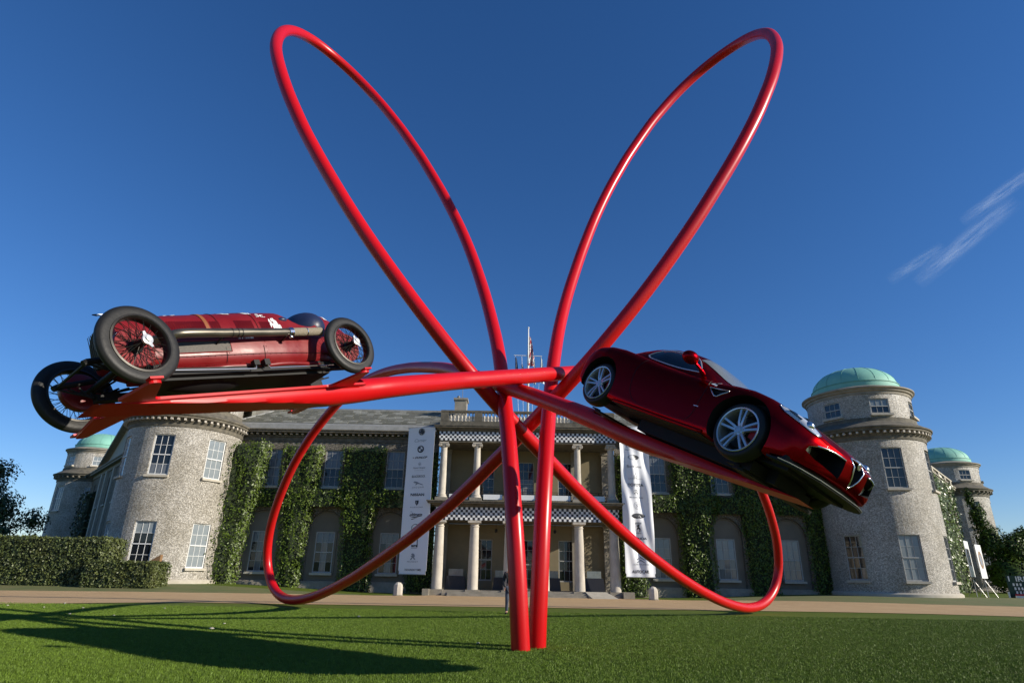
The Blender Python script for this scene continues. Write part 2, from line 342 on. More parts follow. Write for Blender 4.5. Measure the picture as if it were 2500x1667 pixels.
# ================================================================== windows (shared meshes)
_wc = {}
def win_meshes(w, h, nc, nr, fm):
    key = (w, h, nc, nr, fm)
    if key in _wc: return _wc[key]
    f = MB(); t = 0.07; d = 0.10
    f.box(-w / 2, -w / 2 + t, -d, 0, 0, h); f.box(w / 2 - t, w / 2, -d, 0, 0, h)
    f.box(-w / 2 + t, w / 2 - t, -d, 0, 0, t * 1.3); f.box(-w / 2 + t, w / 2 - t, -d, 0, h - t, h)
    f.box(-w / 2 + t, w / 2 - t, -d * 1.15, -0.004, h / 2 - 0.035, h / 2 + 0.035)
    pw = (w - 2 * t) / nc; ph = (h - 2.3 * t) / nr; b = 0.028
    for i in range(1, nc): f.box(-w / 2 + t + pw * i - b / 2, -w / 2 + t + pw * i + b / 2, -d * 0.8, -0.02, t * 1.3, h - t)
    for j in range(1, nr):
        if abs(j - nr / 2) < 0.01: continue
        z = t * 1.3 + ph * j; f.box(-w / 2 + t, w / 2 - t, -d * 0.76, -0.024, z - b / 2, z + b / 2)
    p = MB(); p.box(-pw / 2 + 0.012, pw / 2 - 0.012, -d * 0.55, -d * 0.35, -ph / 2 + 0.012, ph / 2 - 0.012)
    s = MB(); s.box(-w / 2 - 0.12, w / 2 + 0.12, -0.36, -0.02, -0.16, -0.003)
    r = (f.mesh('window', mats=[M[fm]]), {k: p.mesh('pane', mats=[M[k]]) for k in ('pane', 'pane_blind', 'pane_curtain')}, s.mesh('sill', mats=[M['ashlar']]), pw, ph, t)
    _wc[key] = r; return r
def window(parent, x, y, z, ang, w, h, nc=3, nr=4, fm='wframe_dull', glass=None, sill=True, open_=False, label=None):
    """window face looks along -y rotated by ang about z; (x,y,z) layout coords of the bottom centre"""
    me, pn, sm, pw, ph, t = win_meshes(w, h, nc, nr, fm); o = ORG[parent.name]
    W = link('window', me, parent, (x - o.x, y - o.y, z - o.z), (0, 0, ang)); tag(W, label)
    for i in range(nc):
        for j in range(nr):
            if glass: k = glass(i, j)
            else: k = 'pane'
            P = link('pane', pn[k], W, (-w / 2 + t + pw * (i + 0.5), rnd.uniform(-0.004, 0.004), t * 1.3 + ph * (j + 0.5)), (rnd.uniform(-0.012, 0.012), 0, rnd.uniform(-0.012, 0.012)))
    if sill: link('sill', sm, W, (0, 0, 0))
    return W
def wall_open(mb, f, us, zs, ops, d):
    """wall in (u,z) with rectangular openings (u0,u1,z0,z1); f(u,z,depth)->point"""
    US = sorted(set([round(u, 4) for u in list(us) + [o[0] for o in ops] + [o[1] for o in ops]])); ZS = sorted(set([round(z, 4) for z in list(zs) + [o[2] for o in ops] + [o[3] for o in ops]]))
    for i in range(len(US) - 1):
        for j in range(len(ZS) - 1):
            uc = (US[i] + US[i + 1]) / 2; zc = (ZS[j] + ZS[j + 1]) / 2
            if any(o[0] < uc < o[1] and o[2] < zc < o[3] for o in ops): continue
            a, b, c, e = US[i], US[i + 1], ZS[j], ZS[j + 1]
            mb.add([f(a, c, 0), f(b, c, 0), f(b, e, 0), f(a, e, 0)], [(0, 1, 2, 3)])
    for a, b, c, e in ops:
        mb.add([f(a, c, 0), f(a, e, 0), f(a, e, d), f(a, c, d)], [(0, 1, 2, 3)]); mb.add([f(b, c, 0), f(b, e, 0), f(b, e, d), f(b, c, d)], [(0, 1, 2, 3)])
        mb.add([f(a, c, 0), f(b, c, 0), f(b, c, d), f(a, c, d)], [(0, 1, 2, 3)]); mb.add([f(a, e, 0), f(b, e, 0), f(b, e, d), f(a, e, d)], [(0, 1, 2, 3)])
        mb.add([f(a, c, d), f(b, c, d), f(b, e, d), f(a, e, d)], [(0, 1, 2, 3)])

# ================================================================== main house
XC = 1.28
YF = 48.0
house = thing('country_house', (XC, YF, 0), 'long two storey country house with slate roof and central chequer trimmed columned portico', 'house')
WG = [-18.62, -13.80, -8.97, 11.52, 16.36, 21.20]        # window axes
def fwall(x0, x1, wins, name='wall'):
    arch = MB(); mb = MB(); f = lambda u, z, d: (u, YF + d, z)
    ops = [(x - 0.7, x + 0.7, 7.5, 10.35) for x in wins] + [(x - 1.28, x + 1.28, 0.62, 5.75) for x in wins]
    wall_open(mb, f, [x0, x1], [0.6, 11.1], [o for o in ops], 0.28)
    # openings for arches are closed by spandrels; strip the backs again by covering with the arch panels
    for x in wins:
        R = 1.28; zs = 4.45; n = 20
        pts = [(x + R * math.cos(math.pi * k / n), YF, zs + R * math.sin(math.pi * k / n)) for k in range(n + 1)]
        top = 5.75
        for k in range(n):
            a, b = pts[k], pts[k + 1]
            mb.add([a, b, (b[0], YF, top), (a[0], YF, top)], [(0, 1, 2, 3)])
            mb.add([a, b, (b[0], YF + 0.27, b[2]), (a[0], YF + 0.27, a[2])], [(0, 1, 2, 3)])
        g = lambda u, z, d: (u, YF + 0.22 + d, z)
        wall_open(arch, g, [x - 1.28, x + 1.28], [0.62, 5.75], [(x - 0.7, x + 0.7, 1.29, 4.17)], 0.05)
        # moulded arch ring
        ring = [(x + (R - 0.1) * math.cos(math.pi * k / n), YF + 0.17, zs + (R - 0.1) * math.sin(math.pi * k / n)) for k in range(n + 1)]
        arch.tube(ring, 0.045, 6)
        arch.box(x - 0.86, x - 0.7, YF + 0.16, YF + 0.22, 1.2, 4.3); arch.box(x + 0.7, x + 0.86, YF + 0.16, YF + 0.22, 1.2, 4.3); arch.box(x - 0.7, x + 0.7, YF + 0.16, YF + 0.22, 4.17, 4.3)
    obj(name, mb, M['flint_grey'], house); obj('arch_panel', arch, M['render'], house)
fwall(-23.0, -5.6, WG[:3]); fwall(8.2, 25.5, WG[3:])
def gl_ground(n):
    if n < 3: return lambda i, j: 'pane_curtain' if (i == 1 or j == 3) else 'pane'
    return lambda i, j: 'pane_blind' if j >= 2 else 'pane_curtain'
for n, x in enumerate(WG):
    window(house, x, YF + 0.25, 1.29, 0, 1.4, 2.88, 3, 4, 'wframe_dull', gl_ground(n))
    window(house, x, YF + 0.2, 7.5, 0, 1.4, 2.85, 3, 4, 'wframe_dull', (lambda i, j: 'pane_curtain' if j > 1 else 'pane') if n != 0 else (lambda i, j: 'pane_curtain'))
mb = MB(); mb.box(-23, -5.6, YF - 0.22, YF + 0.3, -0.2, 0.6); mb.box(8.2, 25.5, YF - 0.22, YF + 0.3, -0.2, 0.6); mb.box(-23, -5.6, YF - 0.12, YF + 0.28, 0.6, 0.72); mb.box(8.2, 25.5, YF - 0.12, YF + 0.28, 0.6, 0.72)
obj('plinth', mb, M['stone'], house)
# entablature, cornice with modillions, parapet gutter
for (a, b) in ((-22.4, -5.5), (8.1, 24.9)):
    mb = MB(); mb.box(a, b, YF - 0.06, YF + 0.4, 10.98, 11.3); mb.box(a, b, YF - 0.16, YF + 0.4, 11.3, 11.42); mb.box(a, b, YF - 0.24, YF + 0.4, 11.58, 11.62)
    mb.box(a, b, YF - 0.55, YF + 0.4, 11.62, 11.78); mb.box(a, b, YF - 0.64, YF + 0.4, 11.78, 11.86)
    obj('cornice', mb, M['lichen'], house)
    mb = MB(); mb.prism([(a, YF - 0.60, 11.862), (a, YF - 0.50, 12.24), (a, YF - 0.1, 12.46), (a, YF + 0.4, 12.46), (a, YF + 0.4, 11.862)], (0, 0, 0), (b - a, 0, 0)); obj('gutter', mb, M['lead'], house)
md = MB().box(-0.08, 0.08, -0.30, 0.0, 0, 0.15).mesh('modillion', mats=[M['lichen']])
for a, b in ((-22.2, -5.7), (8.3, 24.7)):
    n = int((b - a) / 0.44)
    for i in range(n + 1): link('modillion', md, house, (a + (b - a) * i / n - XC, -0.16, 11.425))
# roofs of stone slate: the 300 nearest slates are single, the rest one mass
def roof(xa, xb, hip_a, hip_b, nslates):
    y0, z0, y1, z1 = YF - 0.12, 12.44, YF + 4.2, 14.60
    mb = MB(); A = (xa, y0, z0); B = (xb, y0, z0); C_ = (xb - hip_b, y1, z1); D = (xa + hip_a, y1, z1)
    mb.add([A, B, C_, D, (xa, y1 + 4.5, z0), (xb, y1 + 4.5, z0)], [(0, 1, 2, 3), (3, 2, 5, 4), (0, 3, 4), (1, 5, 2), (0, 4, 5, 1)])
    obj('roof', mb, M['slate2'], house)
    rid = MB(); x = xa + hip_a
    while x < xb - hip_b - 0.1:
        e = min(x + 0.72, xb - hip_b); rid.box(x + 0.01, e - 0.01, y1 - 0.14, y1 + 0.16, z1 - 0.03, z1 + 0.12); x += 0.72
    if hip_a: rid.tube([(xa, y0, z0 + 0.05), (xa + hip_a, y1, z1 + 0.05)], 0.07, 6)
    if hip_b: rid.tube([(xb, y0, z0 + 0.05), (xb - hip_b, y1, z1 + 0.05)], 0.07, 6)
    obj('ridge_tiles', rid, M['lead'], house)
    sl = math.hypot(y1 - y0, z1 - z0); th = math.atan2(z1 - z0, y1 - y0); rows = 10; h = sl / rows
    pr = {}
    for k, mm in enumerate(('slate', 'slate2', 'slate3')):
        for wv in (0, 1, 2):
            w_ = (0.48, 0.57, 0.68)[wv]; q = MB(); q.box(-w_ / 2 + 0.02, w_ / 2 - 0.02, -h * 0.10, h * 1.05, 0, 0.055); pr[(k, wv)] = (q.mesh('slate', mats=[M[mm]]), w_)
    rest = [MB(), MB(), MB()]; cnt = 0
    R = Matrix.Rotation(th, 4, 'X')
    for r in range(rows):
        s = r * h + 0.02; y = y0 + math.cos(th) * s; z = z0 + math.sin(th) * s
        fa = xa + hip_a * s / sl; fb = xb - hip_b * s / sl
        x = fa + rnd.uniform(0, 0.3)
        while x < fb - 0.25:
            k = rnd.choice((0, 0, 0, 1, 1, 2, 2)); wv = rnd.randrange(3); me, w_ = pr[(k, wv)]
            tilt = Matrix.Rotation(th - 0.11 + rnd.uniform(-0.02, 0.02), 4, 'X') @ Matrix.Rotation(rnd.uniform(-0.012, 0.012), 4, 'Z')
            up = 0.02 + rnd.uniform(0, 0.006)
            P = Vector((x + w_ / 2, y - math.sin(th) * up, z + math.cos(th) * up))
            if cnt < nslates:
                o = link('slate', me, house); o.matrix_local = Matrix.Translation(P - ORG['country_house']) @ tilt; cnt += 1
            else:
                q = MB(); q.box(-w_ / 2 + 0.02, w_ / 2 - 0.02, -h * 0.10, h * 1.05, 0, 0.055); q.xf(Matrix.Translation(P) @ tilt); rest[k].add(q.v, q.f)
            x += w_
    for k, q in enumerate(rest):
        if q.v: obj('slate_courses', q, [M['slate'], M['slate2'], M['slate3']][k], house, kind='stuff', recalc=False)
roof(-22.0, -5.0, 1.9, 0.0, 225); roof(7.6, 24.4, 0.0, 1.9, 75)
# roof behind the portico, chimneys
mb = MB(); mb.box(-5.0, 7.6, YF - 0.2, YF + 6, 11.1, 13.2); obj('roof', mb, M['lead'], house)
ch = MB(); ch.box(-4.75, -3.75, 50.0, 51.2, 13.0, 15.15); ch.box(-4.85, -3.65, 49.9, 51.3, 15.15, 15.32); ch.lathe([(0.0, 15.32), (0.13, 15.32), (0.11, 15.62), (0.0, 15.62)], (-4.5, 50.5, 0), 8); ch.tube([(-4.15, 50.3, 15.3), (-4.15, 50.3, 16.3)], 0.02, 5)
obj('chimney', ch, M['stone'], house)
# pale ashlar attic wall between left tower and roof
mb = MB(); mb.box(-24.5, -19.6, 51.4, 54.0, 12.0, 17.2); obj('attic_wall', mb, M['lichen'], house)
bm_ = [MB().box(-0.46, 0.46, -0.05, 0.04, 0.012, 0.388).mesh('ashlar_block', mats=[M['ashlar']]), MB().box(-0.34, 0.34, -0.05, 0.04, 0.012, 0.388).mesh('ashlar_block', mats=[M['column']])]
for r in range(12):
    x = -24.4 + (r % 2) * 0.3
    while x < -20.3:
        k = rnd.randrange(2); w_ = (0.94, 0.70)[k]; link('ashlar_block', bm_[k], house, (x + w_ / 2 - XC, 51.38 - YF, 12.3 + r * 0.4)); x += w_
mb = MB(); mb.prism([(-24.5, 51.3, 17.2), (-19.5, 51.3, 17.2), (-19.5, 51.3, 17.4), (-24.5, 51.3, 17.4)], (0, 0, 0), (0, 3, 0)); obj('coping', mb, M['ashlar'], house)

# ------------------------------------------------------------------ portico
YP = 45.08
PX = [XC + d for d in (-6.17, -3.70, -1.235, 1.235, 3.70, 6.17)]
def col_mesh(r0, r1, z0, z1, ionic):
    p = []
    H = z1 - z0; base = 0.16 if ionic else 0.0
    if ionic:
        p += [(0, z0), (r0 * 1.42, z0), (r0 * 1.42, z0 + 0.06), (r0 * 1.34, z0 + 0.07), (r0 * 1.34, z0 + 0.12), (r0 * 1.15, z0 + 0.14), (r0 * 1.22, z0 + 0.17), (r0 * 1.2, z0 + 0.22), (r0 * 1.02, z0 + 0.25)]
    else: p += [(0, z0)]
    for k in range(13):
        t = k / 12; r = r0 + (r1 - r0) * (t ** 1.6); p.append((r, z0 + (0.26 if ionic else 0) + (H - (0.26 if ionic else 0)) * t))
    return p
for i, x in enumerate(PX):
    c = MB(); c.lathe(col_mesh(0.37, 0.30, 0.40, 4.62, False) + [(0.30, 4.50), (0.345, 4.52), (0.345, 4.56), (0.30, 4.58), (0.30, 4.66), (0.42, 4.78), (0, 4.78)], (x, YP, 0), 28)
    o = obj('column', c, M['column'], house, smooth=35)
    q = MB(); q.box(x - 0.46, x + 0.46, YP - 0.46, YP + 0.46, 4.783, 4.93); obj('abacus', q, M['column'], o)
    c = MB(); c.lathe(col_mesh(0.27, 0.225, 6.52, 10.12, True) + [(0.26, 10.14), (0.26, 10.18), (0.23, 10.2), (0.30, 10.3), (0, 10.3)], (x, YP, 0), 28)
    o = obj('column', c, M['column'], house, smooth=35)
    q = MB()
    for s in (-1, 1):
        for yy in (-0.24, 0.17):                                   # scroll of the ionic capital
            q.lathe([(0.0, 0), (0.125, 0), (0.13, 0.03), (0.11, 0.06), (0.09, 0.035), (0.06, 0.06), (0.04, 0.04), (0.0, 0.07)] if yy < 0 else [(0, 0), (0.125, 0), (0.12, 0.06), (0, 0.06)], (x + s * 0.27, YP + (yy if yy < 0 else yy), 10.30), 14, R=Matrix.Rotation(math.radians(90 if yy < 0 else -90), 3, 'X'))
        q.tube([(x + s * 0.27, YP - 0.23, 10.30), (x + s * 0.27, YP + 0.2, 10.30)], [0.11, 0.11], 12)
    q.box(x - 0.29, x + 0.29, YP - 0.235, YP + 0.235, 10.30, 10.41); q.box(x - 0.33, x + 0.33, YP - 0.31, YP + 0.31, 10.413, 10.50)
    obj('capital', q, M['column'], o)
    q = MB(); q.box(x - 0.43, x + 0.43, YP - 0.43, YP + 0.43, 6.30, 6.515); obj('pedestal', q, M['stone'], house)
    q = MB(); q.box(x - 0.47, x + 0.47, YP - 0.50, YP + 0.47, -0.1, 0.395); obj('pedestal', q, M['stone'], house)
xa, xb = PX[0] - 0.36, PX[-1] + 0.36
# floors, architraves, cornices
q = MB(); q.box(xa - 0.1, xb + 0.1, YP - 0.38, YF, -0.1, 0.36); q.box(xa + 0.8, xb - 0.2, YP - 0.75, YP - 0.38, -0.1, 0.20); obj('floor_slab', q, M['stone'], house)
q = MB()
for k in range(3): q.box(xa + 1.2, XC + 4.0, YP - 0.80 - 0.3 * k, YP - 0.503 - 0.3 * k, -0.1, 0.27 - 0.1 * k)
obj('steps', q, M['stone'], house)
q = MB(); q.prism([(XC + 4.0, YP - 0.52, 0.36), (XC + 4.35, YP - 1.9, 0.0), (XC + 4.35, YP - 0.52, -0.1)], (0, 0, 0), (1.35, 0, 0)); q.add([(XC + 4.0, YP - 0.52, 0.4), (XC + 5.4, YP - 0.52, 0.4), (XC + 6.1, YP - 1.7, 0.01), (XC + 4.3, YP - 1.7, 0.01), (XC + 4.0, YP - 0.52, -0.1), (XC + 5.4, YP - 0.52, -0.1), (XC + 6.1, YP - 1.7, -0.1), (XC + 4.3, YP - 1.7, -0.1)], [(0, 1, 2, 3), (0, 3, 7, 4), (1, 5, 6, 2), (3, 2, 6, 7), (0, 4, 5, 1), (4, 7, 6, 5)]); obj('ramp', q, M['ashlar'], house)
q = MB(); q.box(xb + 0.0, xb + 0.75, YP - 0.95, YP - 0.505, -0.1, 0.42); q.box(xa - 0.5, xa - 0.06, YP - 0.85, YP - 0.45, -0.1, 0.42); obj('step_block', q, M['stone'], house)
q = MB(); q.box(xa, xb, YP - 0.30, YF, 4.933, 5.84); q.box(xa - 0.06, xb + 0.06, YP - 0.38, YF, 5.84, 5.95); q.box(xa - 0.25, xb + 0.25, YP - 0.6, YF, 5.95, 6.06); q.box(xa - 0.52, xb + 0.52, YP - 0.92, YF, 6.06, 6.18); q.box(xa - 0.6, xb + 0.6, YP - 1.0, YF, 6.18, 6.24); q.box(xa - 0.05, xb + 0.05, YP - 0.5, YF, 6.24, 6.30)
obj('floor_slab', q, M['lichen'], house)
q = MB(); q.box(xa, xb, YP - 0.30, YF, 10.503, 11.29); q.box(xa - 0.05, xb + 0.05, YP - 0.36, YF, 11.29, 11.40); q.box(xa - 0.2, xb + 0.2, YP - 0.5, YF, 11.40, 11.52); q.box(xa - 0.38, xb + 0.38, YP - 0.7, YF, 11.52, 11.64); q.box(xa - 0.42, xb + 0.42, YP - 0.75, YF, 11.64, 11.70)
q.box(xa - 0.02, xb + 0.02, YP - 0.42, YP + 0.1, 11.70, 12.02)
obj('cornice', q, M['lichen'], house)
q = MB(); q.box(xa, xb, YP - 0.33, YP + 0.05, 12.78, 12.92); q.box(xa, xb, YP - 0.30, YP, 12.023, 12.10)
pi = [xa + 0.3, PX[1], PX[2], PX[3], PX[4], xb - 0.3]
for x in pi: q.box(x - 0.3 + (0 if x not in (pi[0],) else 0), x + 0.3, YP - 0.31, YP + 0.02, 12.1, 12.78)
for xx in (xa, xb - 0.35): q.box(xx, xx + 0.35, YP + 0.05, YF, 12.78, 12.92); q.box(xx, xx + 0.35, YP + 0.05, YF, 12.0, 12.12)
obj('balustrade_rail', q, M['lichen'], house)
bal = MB(); bal.lathe([(0, 0), (0.085, 0), (0.085, 0.07), (0.045, 0.10), (0.055, 0.18), (0.088, 0.27), (0.085, 0.33), (0.045, 0.46), (0.035, 0.54), (0.06, 0.57), (0.06, 0.61), (0.085, 0.63), (0.085, 0.68), (0, 0.68)], (0, 0, 0), 10)
bme = bal.mesh('baluster', smooth=40, mats=[M['column']])
for a, b in zip(pi, pi[1:]):
    n = 7
    for k in range(n): link('baluster', bme, house, (a + 0.3 + (b - a - 0.6) * (k + 0.5) / n - XC, YP - 0.14 - YF, 12.10))
for xx in (xa + 0.17, xb - 0.17):
    for k in range(7): link('baluster', bme, house, (xx - XC, YP + 0.35 + 0.36 * k - YF, 12.10))
# porch back walls with french windows
def pw(u, z, d): return (u, YF + d, z)
for z0, z1, wz0, wz1, nm in ((0.36, 4.93, 0.95, 3.85, 'a'), (6.30, 10.5, 7.0, 9.65, 'b')):
    mb = MB(); xs = [XC - 3.1, XC, XC + 3.1]; ww = 0.62 if nm == 'a' else 0.62
    ops = [(x - ww, x + ww, wz0 if abs(x - XC) > 1 else z0 + 0.02, wz1) for x in xs]
    wall_open(mb, pw, [xa + 0.35, xb - 0.35], [z0, z1], ops, 0.3); obj('porch_wall', mb, M['ochre'], house)
    for x, o in zip(xs, ops):
        window(house, x, YF + 0.22, o[2], 0, 2 * ww, o[3] - o[2], 3, 4 if abs(x - XC) > 1 else 5, 'wframe_dull', (lambda i, j: 'pane' if nm == 'a' or x != XC else ('pane_curtain' if j < 3 else 'pane')), sill=False)
q = MB()
for z0, z1 in ((0.36, 4.93), (6.3, 10.5)):
    for x in (PX[0], PX[-1]): q.box(x - 0.3, x + 0.3, YF - 0.28, YF + 0.3, z0, z1 - 0.25); q.box(x - 0.36, x + 0.36, YF - 0.34, YF + 0.3, z1 - 0.25, z1 - 0.003)
    for x in (PX[1], PX[2], PX[3], PX[4]): q.box(x - 0.2, x + 0.2, YF - 0.08, YF + 0.3, z0, z1 - 0.003)
obj('pilaster', q, M['stone'], house)
# balcony railing between the upper columns
q = MB()
for a, b in zip(PX, PX[1:]):
    x0, x1 = a + 0.43, b - 0.43
    q = MB()
    for z in (6.42, 6.86, 7.0): q.tube([(x0, YP, z), (x1, YP, z)], 0.018, 5)
    n = 3
    for k in range(n):
        u0 = x0 + (x1 - x0) * k / n; u1 = x0 + (x1 - x0) * (k + 1) / n
        q.tube([(u0, YP, 6.42), (u1, YP, 6.86)], 0.014, 4); q.tube([(u0, YP, 6.86), (u1, YP, 6.42)], 0.014, 4); q.tube([(u0, YP, 6.3), (u0, YP, 7.0)], 0.016, 4)
    obj('balcony_railing', q, M['black'], house)
pass
for k, (a, b) in enumerate(zip(PX, PX[1:])): q = MB(); q.box(a + 0.55, b - 0.55, YP - 0.06, YP - 0.03, 6.42, 6.78); obj('railing_panel', q, M['white'], house)
for x in (PX[1] + 1.5, PX[4] - 1.6):
    t = MB(); t.tube([(x, YP + 1.2, 4.9), (x, YP + 1.2, 4.5)], 0.015, 5); t.lathe([(0.02, 4.5), (0.10, 4.45), (0.11, 4.3), (0.02, 4.22)], (x, YP + 1.2, 0), 8)
    L_ = obj('hanging_lantern', t, M['blacksteel'], None, label='small amber lantern hanging under the portico ceiling, ' + ('left' if x < XC else 'right') + ' of the red posts', cat='lantern', group='lanterns under the portico')
    t = MB(); t.ball((x, YP + 1.2, 4.36), 0.07, 8, 6); obj('bulb', t, M['orangeglow'], L_)
# chequered cloth bands
for z0, z1, nm, lab in ((10.62, 11.28, 4, 'upper'), (4.96, 5.835, 5, 'lower')):
    s = (z1 - z0) / nm
    q = MB(); n = 60
    rows = [[(xa - 0.02 + (xb - xa + 0.04) * i / n, YP - 0.345 - 0.012 * math.sin(i * 0.9 + k), z0 + (z1 - z0) * k / 4) for i in range(n + 1)] for k in range(5)]
    q.grid(rows); rows2 = [[(p[0], p[1] + 0.018, p[2]) for p in r] for r in rows]; q.grid(rows2)
    for i in (0, n): q.grid([[rows[k][i] for k in range(5)], [rows2[k][i] for k in range(5)]])
    q.grid([rows[0], rows2[0]]); q.grid([rows[-1], rows2[-1]])
    zc = (z0)
    obj('chequered_banner', q, checker_mat('chequer_' + lab, s), None, label='black and white chequered band along the %s edge of the portico' % ('top' if lab == 'upper' else 'first floor'), cat='banner', group='chequered bands on the portico')

# ------------------------------------------------------------------ towers
def tower(x, y, zb, label, wins, mir, near=True, ivyside=None, glassf=None, fm_='wframe'):
    t = thing('round_tower', (x, y, zb), label, 'tower', 'round domed towers of the house')
    n = 72 if near else 40
    def f(u, z, d): a = math.radians(u); return (x + (3.98 - d) * math.sin(a), y + (3.98 - d) * math.cos(a), z)
    def fd(u, z, d): a = math.radians(u); return (x + (3.65 - d) * math.sin(a), y + (3.65 - d) * math.cos(a), z)
    wa = math.degrees(0.7 / 3.98); wd = math.degrees(0.68 / 3.65)
    us = [360 * k / n for k in range(n + 1)]
    mb = MB(); ops = []
    for a, kinds in wins:
        ops += [(a - wa, a + wa, 1.45, 4.4)] if 'l' in kinds else []
        ops += [(a - wa, a + wa, 7.5, 10.35)] if 'u' in kinds else []
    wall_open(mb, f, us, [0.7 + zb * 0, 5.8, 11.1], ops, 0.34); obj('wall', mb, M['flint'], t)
    mb = MB(); wall_open(mb, fd, us, [12.6, 14.45], [(a - wd, a + wd, 12.9, 14.05) for a, k in wins if 'd' in k], 0.3); obj('drum_wall', mb, M['flint'], t)
    for a, kinds in wins:
        r = math.radians(a); an = math.pi - r
        gl = glassf(a) if glassf else {}
        if 'l' in kinds: window(t, x + 3.75 * math.sin(r), y + 3.75 * math.cos(r), 1.45, an, 1.36, 2.95, 3, 4, fm_, gl.get('l'))
        if 'u' in kinds: window(t, x + 3.75 * math.sin(r), y + 3.75 * math.cos(r), 7.5, an, 1.36, 2.85, 3, 4, fm_, gl.get('u'))
        if 'd' in kinds: window(t, x + 3.46 * math.sin(r), y + 3.46 * math.cos(r), 12.9, an, 1.32, 1.15, 3, 2, fm_, gl.get('d'))
    mb = MB(); mb.lathe([(4.0, -0.3), (4.22, -0.3), (4.2, 0.62), (4.08, 0.72), (3.9, 0.72)], (x, y, 0), n); obj('plinth', mb, M['ashlar'], t, smooth=30)
    mb = MB(); mb.lathe([(3.9, 10.95), (4.04, 10.95), (4.06, 11.2), (4.12, 11.26), (4.12, 11.34), (4.16, 11.345), (4.16, 11.52), (4.42, 11.56), (4.45, 11.70), (4.54, 11.74), (4.56, 11.84), (4.4, 11.9), (3.74, 12.35), (3.72, 12.62), (3.62, 12.63)], (x, y, 0), n); obj('cornice', mb, M['lichen'], t, smooth=25)
    mb = MB(); mb.lathe([(3.6, 14.42), (3.7, 14.42), (3.7, 14.6), (3.82, 14.66), (3.84, 14.76), (3.98, 14.84), (3.98, 14.94), (3.9, 14.97), (3.2, 15.2), (3.1, 15.2)], (x, y, 0), n); obj('upper_cornice', mb, M['stone'], t, smooth=25)
    mb = MB(); mb.lathe([(3.12, 15.12), (3.14, 15.2), (3.12, 15.6), (3.06, 15.62)] + [(3.04 * math.cos(k * math.pi / 28), 15.62 + 1.75 * math.sin(k * math.pi / 28)) for k in range(1, 14)] + [(0.001, 17.37)], (x, y, 0), n); obj('dome', mb, M['copper'], t, smooth=40)
    q = MB()
    for k in range(16):                                           # standing seams of the copper sheets
        a = 2 * math.pi * k / 16; q.tube([(x + 3.045 * math.cos(p) * math.sin(a), y + 3.045 * math.cos(p) * math.cos(a), 15.625 + 1.75 * math.sin(p)) for p in [j * math.pi / 2 / 9 for j in range(9)]], 0.018, 4)
    q.lathe([(3.13, 15.59), (3.165, 15.60), (3.165, 15.64), (3.06, 15.65)], (x, y, 0), n)
    obj('seams', q, M['copper_dark'], t)
    mm = MB().box(-0.075, 0.075, -0.26, 0.02, 0, 0.15).mesh('modillion', mats=[M['column' if near else 'stone']])
    nm = 62 if near else 40
    for k in range(nm):
        a = 2 * math.pi * k / nm; L_ = link('modillion', mm, t, (4.15 * math.sin(a), 4.15 * math.cos(a), 11.36 - zb), (0, 0, math.pi - a))
    return t
LT = (-25.1, 47.0); RT = (27.65, 47.0); LF = (-52.1, 78.2); RF = (54.7, 77.2)
bl = lambda i, j: 'pane_blind'
dk = lambda i, j: 'pane'
tower(*LT, 0.42, 'sunlit round flint tower at the left end of the facade above the short hedge', [(173, 'lud'), (120, 'lud'), (226, 'lud')], 1,
      glassf=lambda a: {'l': (lambda i, j: 'pane_blind' if j == 3 else 'pane') if a == 173 else bl, 'u': (lambda i, j: 'pane_curtain' if j == 0 else 'pane') if a == 173 else bl, 'd': bl})
tower(*RT, 0.42, 'large round flint tower with green copper dome right of the sports car', [(187, 'lud'), (239, 'lud'), (134, 'lud')], -1,
      glassf=lambda a: {'l': bl if a == 187 else dk, 'u': dk, 'd': (lambda i, j: 'pane_blind' if j else 'pane') if a == 187 else dk}, fm_='wframe_dull')
tower(*LF, 0.42, 'distant round tower with pale green dome behind the hedges, far left', [(150, 'lud'), (205, 'lud')], 1, False, glassf=lambda a: {'l': bl, 'u': (lambda i, j: 'pane_curtain'), 'd': bl})
tower(*RF, 0.42, 'distant round tower with green dome at far right beyond the ivy wall', [(180, 'lud'), (235, 'lud'), (128, 'lud')], -1, False, glassf=lambda a: {'l': bl, 'u': dk, 'd': dk}, fm_='wframe_dull')

